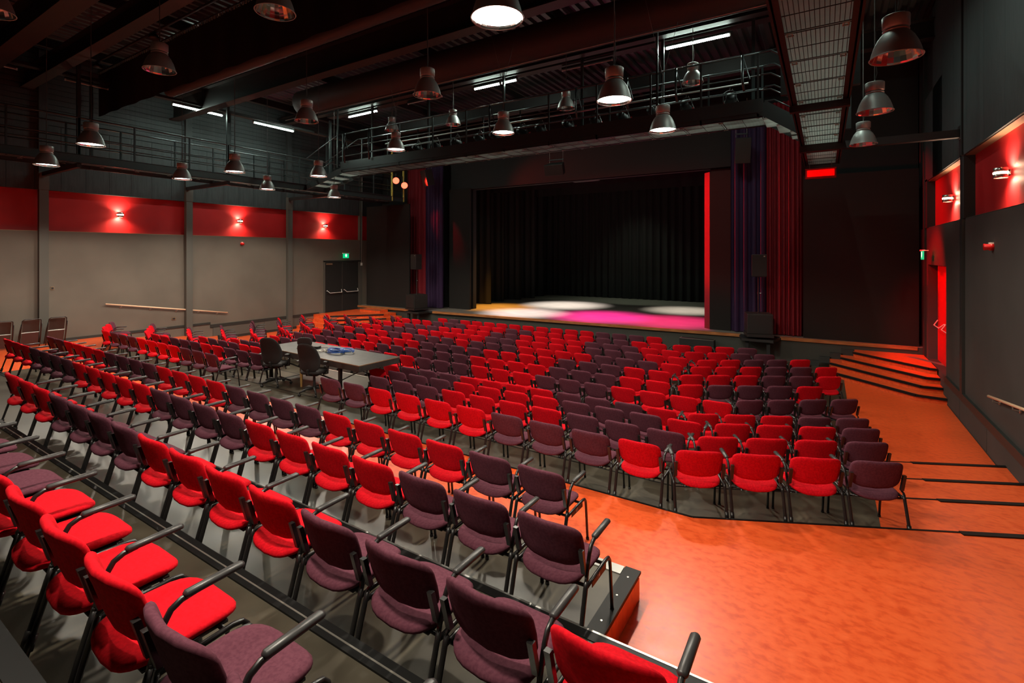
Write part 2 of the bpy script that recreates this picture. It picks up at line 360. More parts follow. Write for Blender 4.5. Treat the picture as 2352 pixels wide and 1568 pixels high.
# ------------------------------------------------------------------ chairs
def sup(n, e, a, b):
    out = []
    for k in range(n):
        t = 2*PI*k/n; c, s_ = math.cos(t), math.sin(t)
        out.append((a*math.copysign(abs(c)**(2/e), c), b*math.copysign(abs(s_)**(2/e), s_)))
    return out
def cushion(a, b, t, e, fn, n=28):
    """pillow with a superelliptic outline; fn(u, v, w) places it (w = -1..1 through the thickness)."""
    rings = [(.0, 1), (.5, 1), (.82, .97), (.95, .75), (1., .3), (1., -.3), (.95, -.75), (.82, -.97), (.5, -1), (.0, -1)]
    base = sup(n, e, a, b); v = []; f = []
    for r, wv in rings:
        if r == 0: v.append(fn(0, 0, wv*t/2))
        else: v += [fn(x*r, y*r, wv*t/2) for x, y in base]
    off = [0]; c = 1
    for r, _ in rings[1:-1]: off.append(c); c += n
    off.append(c)
    f += [(0, 1+k, 1+(k+1) % n) for k in range(n)]
    for i in range(1, len(rings)-2): f += [(off[i]+k, off[i+1]+k, off[i+1]+(k+1) % n, off[i]+(k+1) % n) for k in range(n)]
    f += [(off[-1], off[-2]+(k+1) % n, off[-2]+k) for k in range(n)]
    m = MB(); m.add(v, f); return m
TILT = .29
def backfn(u, v, w):      # u across, v up; concave towards the sitter; top leans back to y=0
    t_ = v/.152
    u *= 1-.045*max(0, -t_)**2
    vv = v-(.022*(1-(u/.24)**2) if t_ < 0 else 0)*(-t_ if t_ < 0 else 0)
    z = .662+vv*math.cos(TILT)
    return (u, .03+(.152-vv)*math.sin(TILT)+w+.050*(u/.24)**2-.022, z)
def seatfn(u, v, w):      # u across, v forward
    z = .440+w+.018*(u/.23)**2-.020*max(0, v/.24)**3-.022*max(0, -v/.25)**2*(1-.8*(u/.23)**2)
    return (u, .268+v, z)
ME = {}
for c in ('red', 'plum'):
    ME[c+'b'] = cushion(.245, .150, .046, 4.6, backfn).data('backrest', c, True)
    ME[c+'s'] = cushion(.232, .245, .050, 3.6, seatfn).data('seat', c, True)
def legmesh(sx, front):
    x = sx*.262
    if front:
        p = [(x, .535, 0), (x, .50, .33), (x, .49, .385), (x, .465, .415), (x, .42, .423), (x, .08, .412)]
        m = MB().tube(p, [.0125, .0125, .013, .013, .013, .013], 8)
        m.tube([(x, .535, 0), (x, .533, .022)], .016, 8)
    else:
        p = [(x, -.035, 0), (x, .03, .22), (x, .085, .405), (x, .10, .455)]
        m = MB().tube(p, [.0165, .0165, .0165, .015], 8, flat=.75)
        m.tube([(x, -.035, 0), (x, -.031, .022)], .019, 8); m.tube([(x, -.001, .11), (x, .019, .18)], .0205, 8)
    return m.data('leg', 'black', True)
ME['legs'] = [legmesh(s, f) for s in (-1, 1) for f in (0, 1)]
fm = MB().tube([(-.262, .13, .400), (.262, .13, .400)], .011, 6).tube([(-.262, .40, .405), (.262, .40, .405)], .011, 6)
fm.box(-.19, .19, .10, .44, .398, .410)
ME['frame'] = fm.data('seat_frame', 'black', True)
def brk(sx):
    x = sx*.250
    m = MB().tube([(sx*.262, .095, .44), (sx*.262, .10, .465), (x, .115, .485), (x, .108, .51)], .011, 6)
    m.add([(x+a*sx, .100+b-(z-.50)*.27, z) for z in (.495, .665) for a, b in ((-.020, -.012), (.010, -.012), (.010, .016), (-.020, .016))],
          [(0, 3, 2, 1), (4, 5, 6, 7), (0, 1, 5, 4), (1, 2, 6, 5), (2, 3, 7, 6), (3, 0, 4, 7)])
    return m.data('back_bracket', 'black', False)
ME['brk'] = [brk(-1), brk(1)]
def arm(sx):
    x = sx*.260
    return MB().tube([(x, .09, .40), (x, .115, .50), (x, .15, .60), (x, .175, .64), (x, .215, .660), (x, .27, .666)], .0135, 8).data('armrest', 'black', True)
def armpad(sx):
    x = sx*.260
    return MB().tube([(x, .225, .667), (x, .235, .672), (x, .455, .676), (x, .470, .672)], [.016, .0235, .0235, .017], 10, flat=.72).data('arm_pad', 'pad', True)
ME['arm'] = {-1: arm(-1), 1: arm(1)}; ME['pad'] = {-1: armpad(-1), 1: armpad(1)}
def copy_tree(o, parent=None):
    c = o.copy(); COL.objects.link(c); c.parent = parent
    for ch in KIDS.get(o.name, ()): copy_tree(ch, c)
    return c
PROTO = {}; KIDS = {}
def proto(c, arms):
    t = thing(c+'_chair', '', 'chair')
    ks = [inst('backrest', ME[c+'b'], t), inst('seat', ME[c+'s'], t)]+[inst('leg', q, t) for q in ME['legs']]+[inst('seat_frame', ME['frame'], t)]+[inst('back_bracket', q, t) for q in ME['brk']]
    for s in arms:
        a = inst('armrest', ME['arm'][s], t); p = inst('arm_pad', ME['pad'][s], a); KIDS[a.name] = [p]; ks.append(a)
    KIDS[t.name] = ks; return t
ORD = ['', 'first', 'second', 'third', 'fourth', 'fifth', 'sixth', 'seventh', 'eighth', 'ninth', 'tenth', 'eleventh', 'twelfth', 'thirteenth', 'fourteenth', 'fifteenth', 'sixteenth', 'seventeenth', 'eighteenth', 'nineteenth', 'twentieth',
       'twenty-first', 'twenty-second', 'twenty-third', 'twenty-fourth', 'twenty-fifth', 'twenty-sixth', 'twenty-seventh', 'twenty-eighth', 'twenty-ninth', 'thirtieth', 'thirty-first', 'thirty-second', 'thirty-third', 'thirty-fourth', 'thirty-fifth', 'thirty-sixth', 'thirty-seventh', 'thirty-eighth']
used = set()
def chair(c, arms, x, y, z, rz, label):
    key = (c, arms)
    if key not in PROTO: PROTO[key] = proto(c, arms)
    src = PROTO[key]
    t = src if key not in used else copy_tree(src)
    used.add(key)
    t.location = (x, y, z); t.rotation_euler = (0, 0, rz)
    t['label'] = label; t['category'] = 'chair'; t['group'] = ('red' if c == 'red' else 'plum')+' fabric chairs set out in rows'
    return t
# seat rows: floor height, start, step, colours (R red, P plum)
SEG = {'1c': (.475, -7.122, 5.376, .5936, .0045, 'PPRRRRPPPR'), '1w': (.475, -1.114, 5.516, .531, .231, 'RRRP'),
 '2c': (.315, -7.001, 6.357, .5841, .0032, 'PPPRRRRPPP'), '2w': (.315, -1.095, 6.531, .52, .261, 'RRRP'),
 '3c': (.158, -8.074, 7.291, .5755, .0094, 'RPPPRRRRPPPR'), '3w': (.158, -1.088, 7.634, .517, .254, 'RRRP'),
 '4c': (0, -8.618, 8.209, .5723, .0067, 'RPPPRRRRPPPR'), '4w': (0, -1.638, 8.394, .511, .257, 'RRRPP'),
 '5c': (0, -14.763, 9.134, .5720, .0033, 'RPPPRRRPPRRPPPRRRPPPRRRR'), '5w': (0, -1.085, 9.633, .475, .318, 'PPPP'),
 '6c': (0, -14.789, 9.986, .5667, .0026, 'PPPPRRRPPPPPPRRRRPPPRR'), '6w': (0, -2.214, 10.13, .5, .277, 'RPPPR'),
 '7c': (0, -14.978, 10.828, .565, .0055, 'RPPPRRRRRPPPPRRRRPPPRR'), '7w': (0, -2.38, 10.974, .4989, .2783, 'RRRPPR'),
 '8c': (0, -14.984, 11.757, .5676, .0016, 'PRPRRPRPPPRPPPRRRRPPPR'), '8w': (0, -2.37, 11.884, .4871, .2931, 'RRRPPR'),
 '9c': (0, -14.498, 12.613, .5685, .0013, 'RRPPPRRRRRPPRRRRPPPRR'), '9w': (0, -2.398, 12.73, .482, .309, 'RRPPR'),
 '10c': (0, -14.267, 13.473, .5662, -.002, 'RRPPPRRRRPPRRRRPPPRR'), '10w': (0, -2.9, 13.571, .535, .206, 'RRPP'),
 '11c': (0, -14.26, 14.454, .5658, -.0109, 'RRRPPPRRRPPRRRRPPRR'), '11w': (0, -3.425, 14.39, .545, .165, 'RRRP'),
 '12c': (0, -12.985, 15.214, .5653, .0081, 'RPRRRRRRRRRRPPPR'),
 '1l': (.475, -16.799, 5.465, .576, -.0078, 'RPPPRRRRPPP'), '2l': (.315, -16.107, 6.382, .5598, -.0003, 'RRPPPRRPPP'),
 '3l': (.158, -15.515, 7.364, .5706, -.0129, 'RPPPRR'), '4l': (0, -15.353, 8.209, .562, -.006, 'RPPP'),
 'A': (.64, -15.415, 3.968, .5747, -.0041, 'PPRRRRPPPPRRRRPPPPRRRRPP'), 'B': (.85, -14.08, 2.962, .5697, -.0067, 'RRRPPPPRRRRRPPPPRRRRPPP'),
 'C': (1.06, -8.766, 1.862, .5735, -.0065, 'RRRPPPPRRRRPPPR'), 'D': (1.29, -6.008, .812, .581, -.004, 'PPPRRRRPP')}
# left wings, listed from the centre outwards
LW = {1: [(-17.63, 5.73, 'R'), (-18.13, 5.97, 'R'), (-18.62, 6.22, 'P')], 2: [(-16.92, 6.5, 'R'), (-17.43, 6.75, 'R'), (-17.94, 7.0, 'R'), (-18.45, 7.25, 'P')],
 3: [(-16.27, 7.36, 'R'), (-16.82, 7.58, 'R'), (-17.34, 7.82, 'R'), (-17.85, 8.06, 'P')], 4: [(-16.25, 8.37, 'R'), (-16.80, 8.62, 'R'), (-17.34, 8.88, 'R'), (-17.86, 9.13, 'P'), (-18.37, 9.38, 'P')],
 5: [(-15.55, 9.0, 'R'), (-16.10, 9.2, 'R'), (-16.66, 9.50, 'R'), (-17.17, 9.78, 'P'), (-17.67, 10.07, 'P'), (-18.15, 10.36, 'P'), (-18.62, 10.68, 'P')],
 6: [(-15.45, 10.05, 'R'), (-16.02, 10.25, 'R'), (-16.62, 10.5, 'R'), (-17.15, 10.8, 'P'), (-17.65, 11.1, 'P'), (-18.13, 11.42, 'P'), (-18.6, 11.75, 'R')],
 7: [(-15.6, 10.95, 'R'), (-16.15, 11.2, 'R'), (-16.75, 11.5, 'R'), (-17.3, 11.82, 'P'), (-17.78, 12.15, 'P'), (-18.24, 12.5, 'P'), (-18.7, 12.87, 'R')],
 8: [(-15.6, 11.92, 'R'), (-16.15, 12.2, 'R'), (-16.73, 12.52, 'R'), (-17.25, 12.88, 'P'), (-17.7, 13.25, 'P'), (-18.12, 13.65, 'R')],
 9: [(-15.15, 12.75, 'R'), (-15.7, 12.98, 'R'), (-16.35, 13.35, 'P'), (-16.85, 13.65, 'P'), (-17.35, 13.98, 'R')],
 10: [(-14.9, 13.6, 'R'), (-15.45, 13.85, 'R'), (-16.05, 14.2, 'P')], 11: [(-14.85, 14.58, 'R'), (-15.4, 14.8, 'P')]}
CH = {'R': 'red', 'P': 'plum'}
def seg(k):
    z, x, y, dx, dy, cs = SEG[k]
    a = math.atan2(dy, dx)
    return [(x+dx*i, y+dy*i, z, a if ('w' in k or abs(dy) < .02) else a, c) for i, c in enumerate(cs)]
rowno = {**{12-i: i+1 for i in range(12)}, 'A': 13, 'B': 14, 'C': 15, 'D': 16}
def lab(c, i, side, r):
    nm = 'red fabric chair' if c == 'R' else 'plum fabric chair'
    return f'{nm}, {ORD[i]} from the {side} end of the {ORD[rowno[r]]} row from the stage'
for r in range(1, 13):
    right = [(q, 'w') for q in seg('%dw' % r)][::-1] if '%dw' % r in SEG else []
    cen = [(q, 'c') for q in seg('%dc' % r)][::-1]
    if cen and right: cen[0] = (cen[0][0], 'e')
    z = SEG['%dc' % r][0]
    lw = [((x, y, z, -.5, c), 'v') for x, y, c in LW.get(r, [])]
    full = right+cen+([] if '%dl' % r in SEG else lw)
    for i, ((x, y, z_, a, c), kd) in enumerate(full):
        arms = {'w': (-1,), 'c': (), 'e': (1,), 'v': (1,)}[kd]
        chair(CH[c], arms, x, y, z_, a, lab(c, i+1, 'right', r))
    if '%dl' % r in SEG:
        l = lw[::-1]+[(q, 'c') for q in seg('%dl' % r)]
        for i, ((x, y, z_, a, c), kd) in enumerate(l):
            arms = {'c': (), 'v': (1,)}[kd]
            if i == len(l)-1: arms = (1,)
            chair(CH[c], arms, x, y, z_, a, lab(c, i+1, 'left', r))
ends = {}
for r in 'ABCD':
    s = seg(r)[::-1]
    for i, (x, y, z_, a, c) in enumerate(s):
        if r == 'D': l = f"{'red' if c == 'R' else 'plum'} fabric chair, {ORD[i+1]} from the bottom of the picture in the nearest row"
        else: l = lab(c, i+1, 'right', r)
        t = chair(CH[c], (1,), x, y, z_, a, l)
        if i == 0: ends[r] = t
def text(s, name, size, m, parent=None, loc=(0, 0, 0), rot=(PI/2, 0, 0), ext=.0005):
    cu = bpy.data.curves.new(name, 'FONT'); cu.body = s; cu.size = size; cu.extrude = ext; cu.align_x = 'CENTER'; cu.align_y = 'CENTER'
    cu.materials.append(M[m]); o = bpy.data.objects.new(name, cu); COL.objects.link(o)
    bpy.context.view_layer.update(); me = bpy.data.meshes.new_from_object(o); n2 = bpy.data.objects.new(name, me); COL.objects.link(n2)
    bpy.data.objects.remove(o); o = n2
    if parent: o.parent = parent
    o.location = loc; o.rotation_euler = rot; return o
for r, s in (('A', '13'), ('B', '14')):
    box(.268, .272, .17, .40, .375, .425).obj('side_plate', 'blk', ends[r])
    text(s, 'seat_number', .045, 'white', ends[r], (.2735, .27, .40), (PI/2, 0, PI/2))
# ------------------------------------------------------------------ pendants
def shade_prof(): return [(.250, 0), (.246, .012), (.240, .03), (.228, .08), (.205, .15), (.172, .22), (.135, .27), (.118, .29)]
PM_ = {}
PM_['housing'] = MB().lathe([(0.001, .475), (.118, .475), (.130, .468), (.132, .46), (.130, .345), (.118, .335), (.112, .328), (.112, .318), (.128, .310), (.128, .30), (.110, .292)], 28).data('gear_housing', 'lamp', True)
PM_['shade'] = MB().lathe(shade_prof(), 36).data('shade', 'lamp', True)
PM_['refl'] = MB().lathe([(.249, .001), (.240, .02), (.222, .08), (.198, .15), (.165, .22), (.125, .275), (.001, .285)][::-1], 24).data('reflector', 'mirror', False)
PM_['rim'] = MB().lathe([(.244, .0), (.252, -.003), (.256, .004), (.250, .010)], 36).data('rim', 'lamp', True)
PM_['glass'] = MB().lathe([(.0001, .045), (.12, .043), (.235, .036)], 28).data('lamp_glass', 'bulb', True)
def pendant(x, y, z, lit, lab_, fork=0):
    t = thing('pendant_lamp', lab_, 'lamp', (x, y, z), 0, 'industrial pendant lamps')
    inst('gear_housing', PM_['housing'], t); inst('shade', PM_['shade'], t); inst('reflector', PM_['refl'], t); inst('rim', PM_['rim'], t)
    if lit:
        inst('lamp_glass', PM_['glass'], t)
        s = spot('pendant_or_fill_light', (x, y, z+.03), (x, y, 0), PENDANT_W, WARM, 148, .22, .11)
    top = 9.3-z
    m = MB()
    if fork:
        m.tube([(0, 0, .47), (.0, 0, 1.05)], .006, 6); m.tube([(0, 0, 1.05), (-.55, 0, top)], .004, 5); m.tube([(0, 0, 1.05), (.28, 0, min(top, 2.0))], .004, 5)
    else:
        m.tube([(0, 0, .47), (0, 0, top)], .007, 6); m.tube([(.0, .0, .5), (.03, 0, .62), (.01, 0, .9), (.01, 0, 1.3)], .004, 5)
    m.obj('cable', 'cable', t)
    MB().tube([(0, -.02, .47), (0, -.02, .52), (0, .02, .52), (0, .02, .47)], .006, 6).obj('hook', 'alu', t)
    return t
LMP = [(-10.1, 2.0, 6.85, 0, 'unlit pendant lamp cut off at the top left corner'), (-9.95, 4.05, 6.63, 0, 'unlit pendant lamp in front of the hanging black border'),
 (-6.15, 3.85, 6.58, 0, 'unlit pendant lamp at the top edge, left of the big lit one'), (-2.63, 3.89, 5.62, 1, 'largest lit pendant lamp, at the middle of the top edge'),
 (-13.36, 4.14, 5.73, 1, 'lit pendant lamp in front of the left gallery rail, nearest the camera'), (-9.9, 6.95, 6.38, 0, 'unlit pendant lamp before the left end of the big fabric duct'),
 (-6.03, 6.68, 6.23, 0, 'unlit pendant lamp hanging before the middle of the big fabric duct'), (-2.58, 6.84, 5.60, 1, 'lit pendant lamp before the bridge, right of the picture middle'),
 (-13.14, 7.09, 5.54, 1, 'lit pendant lamp just under the left gallery edge, between the first and third columns'), (-16.21, 4.15, 5.57, 1, 'lit pendant lamp below the left gallery, leftmost in the picture'),
 (-15.96, 7.08, 5.58, 1, 'lit pendant lamp half hidden behind the left gallery by the second column'), (-16.2, 9.85, 5.60, 1, 'small lit pendant lamp behind the left gallery, left of the third column'),
 (-12.95, 9.5, 5.73, 1, 'lit pendant lamp below the stairs between gallery and bridge'), (-15.7, 12.2, 5.52, 1, 'smallest lit pendant lamp, over the left double door'),
 (-9.9, 9.7, 6.22, 1, 'glaring lit pendant lamp against the left part of the bridge'), (-13.1, 12.65, 7.8, 0, 'brightly lit-from-above unlit pendant lamp at the left end of the bridge'),
 (-6.18, 9.39, 6.13, 1, 'lit pendant lamp before the middle of the bridge under the paired tubes'), (-10.3, 12.65, 7.62, 0, 'unlit pendant lamp behind the bridge rail, under the long unlit tube'),
 (-6.2, 12.65, 7.5, 0, 'unlit pendant lamp behind the bridge rail, in the middle'), (-2.61, 9.49, 5.73, 1, 'lit pendant lamp below the right end of the bridge'),
 (-2.75, 12.65, 7.59, 0, 'white-shining unlit pendant lamp behind the bridge below the longest tube'), (.68, 7.07, 5.61, 0, 'largest unlit pendant lamp at the right of the mesh walkway'),
 (.68, 9.90, 5.68, 0, 'middle one of the three unlit pendant lamps near the right wall'), (.69, 12.93, 5.72, 0, 'farthest of the three unlit pendant lamps near the right wall')]
for i, (x, y, z, l, s) in enumerate(LMP): pendant(x, y, z, l, s, i in (14, 16, 19))

# ------------------------------------------------------------------ fluorescent tubes
def tube_lamp(a, b, lit, lab_):
    a = Vector(a); b = Vector(b); t = thing('tube_lamp', lab_, 'lamp', a, math.atan2((b-a).y, (b-a).x), 'fluorescent tube lamps above the galleries')
    L = (b-a).length
    box(0, L, -.04, .04, .03, .09).obj('batten', 'steel', t)
    MB().tube([(.03, 0, 0), (L-.03, 0, 0)], .026 if lit else .017, 10).obj('tube', 'tube' if lit else 'tube_off', t, True)
    box(0, .03, -.02, .02, -.02, .04).obj('end_cap', 'white', t); box(L-.03, L, -.02, .02, -.02, .04).obj('end_cap', 'white', t)
X = -18.3
tube_lamp((X, 7.81, 8.35), (X, 9.45, 8.35), 1, 'lit tube lamp above the left gallery, the left one of two')
tube_lamp((X, 10.57, 8.37), (X, 12.26, 8.37), 1, 'lit tube lamp above the left gallery, the right one of two')
tube_lamp((X, 2.9, 8.33), (X, 4.1, 8.33), 0, 'unlit tube lamp at the left picture edge')
tube_lamp((X, 5.07, 8.35), (X, 6.1, 8.35), 0, 'unlit tube lamp ending at the hanging black border')
Y = 13.4
tube_lamp((-16.35, Y, 8.93), (-14.65, Y, 8.93), 1, 'lit tube lamp over the left end of the bridge')
tube_lamp((-13.05, Y, 8.93), (-11.4, Y, 8.93), 0, 'unlit tube lamp over the bridge, left of the paired lit tubes')
tube_lamp((-10.0, Y, 8.93), (-8.95, Y, 8.93), 1, 'left one of the paired lit tube lamps over the bridge')
tube_lamp((-8.9, Y, 8.93), (-8.3, Y, 8.93), 1, 'short right one of the paired lit tube lamps over the bridge')
tube_lamp((-6.7, Y, 8.9), (-5.1, Y, 8.9), 0, 'unlit tube lamp over the middle of the bridge')
tube_lamp((-3.62, Y, 8.88), (-2.0, Y, 8.88), 1, 'longest lit tube lamp over the right end of the bridge')
for nm, b in (('cable_tray', (X-.12, X+.12, -2, 17.5, 8.47, 8.55)), ('cable_tray', (-17.5, 1.6, Y-.15, Y+.15, 9.04, 9.10))):
    tag(box(*b).obj(nm, 'beam'), 'dark cable tray above the left gallery tubes' if b[0] < -18 else 'dark cable tray carrying the tubes over the bridge', 'cable tray')
# small boxes (sockets, dimmers) along the tray over the bridge
me_ = MB().box(-.05, .05, -.05, .05, 0, .22).box(.12, .18, -.03, .03, 0, .08)
dm = me_.data('socket_box', 'beam')
for i, x in enumerate((-14.2, -13.3, -12.4, -11.9, -10.9, -10.4, -8.0, -7.8, -7.45, -7.15, -6.75, -6.1, -5.4, -4.75, -4.4, -3.9, -3.3, -2.8, -2.4, -2.0, -1.2)):
    o = bpy.data.objects.new('socket_box', dm); COL.objects.link(o); o.location = (x, Y-.22, 9.1)
    tag(o, f'small dark socket box above the bridge lamps, {ORD[i+1]} from the left', 'socket box', 'socket boxes on the tray above the bridge')
# ------------------------------------------------------------------ galleries (steel walkways)
def rails(m, pts, zs, r=.018):
    for z in zs: m.tube([(p[0], p[1], p[2]+z) for p in pts], r, 8)
def gallery(name, lab_, along, a0, a1, c0, c1, z, posts, rz_, pan=.9, zdeck=.1):
    """along 'x' or 'y': long axis from a0 to a1, across from c0 to c1"""
    t = thing(name, lab_, 'walkway')
    f = (lambda a, c, zz: (a, c, zz)) if along == 'x' else (lambda a, c, zz: (c, a, zz))
    def bx(A0, A1, C0, C1, z0, z1):
        p, q = f(A0, C0, z0), f(A1, C1, z1); return box(min(p[0], q[0]), max(p[0], q[0]), min(p[1], q[1]), max(p[1], q[1]), z0, z1)
    for c, s in ((c0, 1), (c1, -1)):
        bx(a0, a1, c, c+s*.012, z, z+.24).obj('side_beam', 'steel', t)
        bx(a0, a1, c, c+s*.07, z, z+.012).obj('beam_flange', 'beam', t); bx(a0, a1, c, c+s*.05, z+.228, z+.24).obj('beam_flange', 'steel', t)
    n_ = max(1, round((a1-a0)/pan)); st = (a1-a0)/n_; cc0, cc1 = min(c0, c1)+.05, max(c0, c1)-.05
    gm = bx(.012, st-.012, cc0, cc1, 0, .02).data('grating', 'grate')
    b_ = MB()
    k_ = cc0
    while k_ < cc1:
        q = bx(.012, st-.012, k_, k_+.007, -.004, 0); b_.add(q.v, q.f); k_ += .045
    for u in (.02, st/2, st-.03):
        q = bx(u, u+.008, cc0, cc1, -.008, .0); b_.add(q.v, q.f)
    bm = b_.data('grating_bars', 'bar')
    cl = MB()
    for cc in (cc0+.04, cc1-.10):
        for du in (-.05, .03):
            q = bx(du, du+.012, cc, cc+.07, -.035, -.02); cl.add(q.v, q.f)
        for dc in (0, .05):
            q = bx(-.05, .045, cc+dc, cc+dc+.01, -.03, -.018); cl.add(q.v, q.f)
    cm = cl.data('grating_clip', 'silver')
    for i in range(n_):
        g = inst('grating', gm, t, f(a0+i*st, 0, z+zdeck)); bb = inst('grating_bars', bm, g); bb['kind'] = 'stuff'
        if i: inst('grating_clip', cm, g)
    for c, zs in rz_:
        m = MB(); rails(m, [f(a0, c, z), f(a1, c, z)], zs[:1], .022); m.obj('top_rail', 'steel', t, True)
        for q in zs[1:]:
            m = MB(); rails(m, [f(a0, c, z), f(a1, c, z)], [q], .015); m.obj('mid_rail', 'steel', t, True)
        for a in posts:
            p = f(a, c, z); MB().box(p[0]-.02, p[0]+.02, p[1]-.02, p[1]+.02, z-.02, z+zs[0]).obj('post', 'steel', t)
    return t
zg = 5.88
GL = gallery('gallery', 'dark steel gallery running along the left wall', 'y', -3, 17.5, -17.3, -18.35, zg,
             [3.67-2.73*2, 3.67-2.73, 3.67, 5.1, 6.4, 7.9, 9.12, 10.6, 11.85, 14.0, 15.6, 17.4], [(-17.32, (1.25, .72, .52)), (-18.3, (1.25, .85, .62))])
for y in (1.1, 5.1, 9.12, 13.28):
    box(XL+.1, -17.3, y-.05, y+.05, zg-.12, zg).obj('bracket', 'beam', GL)
    box(-17.38, -17.30, y-.04, y+.04, zg, 8.9).obj('hanger', 'steel', GL); box(-18.36, -18.3, y+.55, y+.62, zg, 8.5).obj('hanger', 'steel', GL)
for y in (16.7, 17.45): box(-17.33, -17.27, y-.03, y+.03, zg, 8.2).obj('hanger', 'yellow', GL)
BR = gallery('lighting_bridge', 'dark steel lighting bridge crossing in front of the stage opening', 'x', -15.2, -1.15, 12.1, 13.05, 6.4,
             [-15.1, -13.7, -12.2, -10.71, -9.35, -7.95, -6.47, -5.05, -3.63, -2.45, -1.25], [(12.12, (1.42, .92, .60)), (13.02, (1.42, .9, .5))], .9, .016)
box(-15.2, -1.15, 12.085, 12.10, 6.5, 6.80).obj('kick_plate', 'steel', BR)
for x in (-14.6, -11.75, -8.6, -5.9, -3.6, -1.45): box(x-.035, x+.035, 13.05, 13.12, 6.4, 9.6).obj('hanger', 'steel', BR)
for x in (-15.3, -3.45): box(x-.025, x+.025, 12.02, 12.07, 6.6, 9.6).obj('hanger', 'steel', BR)
# swing brackets hanging on the audience side rail
for x in (-14.9, -13.6, -8.4, -5.6, -4.2, -3.0, -1.55):
    MB().tube([(x, 12.03, 7.80), (x, 12.0, 7.25), (x+.03, 12.02, 6.72 if x < -12 else 7.0)], .028, 8).obj('swing_bracket', 'steel', BR, True)
    MB().tube([(x, 12.06, 7.78), (x+.14, 12.06, 7.25)], .014, 6).obj('brace', 'steel', BR)
# left stairs down to the gallery
ST = thing('gallery_stair', 'short steel stair from the bridge down to the left gallery', 'stair')
for k_ in range(4):
    x = -15.5-k_*.5; z = 6.42-k_*.11
    box(x-.24, x+.2, 12.1, 13.0, z, z+.03).obj('tread', 'grate', ST)
for yy_ in (12.1, 13.0):
    MB().tube([(-15.2, yy_, 7.82), (-15.35, yy_, 7.82), (-17.25, yy_, 7.13)], .02, 8).obj('handrail', 'steel', ST, True)
    MB().tube([(-15.2, yy_, 7.0), (-17.25, yy_, 6.35)], .015, 8).obj('mid_rail', 'steel', ST, True)
    MB().box(-.0, 2.2, -.01, .01, -.1, .12, Matrix.Translation((-17.32, yy_, 5.98)) @ Matrix.Rotation(-.22, 4, 'Y')).obj('stringer', 'steel', ST)
# right stairs down to the mesh walkway
S2 = thing('gallery_stair', 'short steel stair from the bridge down to the mesh walkway', 'stair')
MB().box(0, .98, -.01, .01, -.13, .17, Matrix.Translation((-1.2, 12.1, 6.6)) @ Matrix.Rotation(.62, 4, 'Y')).obj('stringer', 'steel', S2)
MB().box(0, .98, -.01, .01, -.13, .17, Matrix.Translation((-1.2, 13.0, 6.6)) @ Matrix.Rotation(.62, 4, 'Y')).obj('stringer', 'steel', S2)
for k_ in range(3):
    x = -1.02+k_*.26; z = 6.34-k_*.17
    box(x-.13, x+.15, 12.14, 12.96, z, z+.03).obj('tread', 'grate', S2)
for yy_ in (12.1, 13.0):
    MB().tube([(-1.2, yy_, 7.82), (-1.0, yy_, 7.82), (-.3, yy_, 7.3)], .022, 8).obj('handrail', 'steel', S2, True)
    MB().tube([(-1.2, yy_, 7.32), (-1.0, yy_, 7.32), (-.3, yy_, 6.85)], .018, 8).obj('mid_rail', 'steel', S2, True)
    MB().tube([(-1.2, yy_, 6.98), (-1.0, yy_, 6.98), (-.3, yy_, 6.5)], .015, 8).obj('mid_rail', 'steel', S2, True)
box(-.62, -.55, 12.5, 12.56, 7.0, 7.08).obj('rail_end_cap', 'yellow', S2)
WK = gallery('mesh_walkway', 'steel walkway with grey mesh underside near the right wall', 'y', 2.5, 16.3, -.46, .31, zg, [], [], .98, .02)
for y in (9.55, 13.35): box(-.5, .34, y-.06, y+.06, zg-.13, zg-.02).obj('cross_beam', 'beam', WK)
box(-.5, XR-.02, 13.25, 13.4, zg-.14, zg+.02).obj('bracket', 'beam', WK); box(XR-.05, XR, 13.18, 13.47, zg-.16, zg+.1).obj('wall_plate', 'beam', WK)
for x in (-.48, .33):
    box(x-.012, x+.012, 2.5, 16.3, zg-.02, zg+.2).obj('toe_plate', 'beam', WK)
for y in (9.3, 12.5): box(-.62, -.5, y-.05, y+.05, 6.0, 9.6).obj('hanger', 'steel', WK); 
for y in (9.3, 12.5): box(.36, .46, y-.05, y+.05, 6.0, 9.6).obj('hanger', 'steel', WK)
box(-.5, .34, 16.3, 16.36, zg, zg+.18).obj('end_beam', 'steel', WK)
# ------------------------------------------------------------------ spotlights on the bridge
sb = MB().lathe([(.001, -.22), (.09, -.22), (.10, -.18), (.11, 0), (.125, .02), (.125, .12), (.115, .13)], 16).data('body', 'blk', True)
sl = MB().lathe([(.001, .10), (.06, .105), (.112, .10)], 16).data('lens', 'mirror', True)
sy_ = MB().tube([(-.14, 0, 0), (-.14, 0, .20), (-.05, 0, .26), (.05, 0, .26), (.14, 0, .20), (.14, 0, 0)], .010, 6).tube([(0, 0, .26), (0, 0, .36)], .012, 6).data('yoke', 'steel')
sfm = MB().box(-.13, -.10, -.01, .01, 0, .24).box(.10, .13, -.01, .01, 0, .24).box(-.13, .13, -.01, .01, .21, .24).box(-.13, .13, -.01, .01, 0, .03).data('colour_frame', 'signred')
pipe = tag(MB().tube([(-13.4, 12.62, 7.35), (-1.5, 12.62, 7.35)], .024, 10).obj('lighting_pipe', 'alu', None, True), 'long metal pipe inside the bridge carrying the stage lanterns', 'pipe')
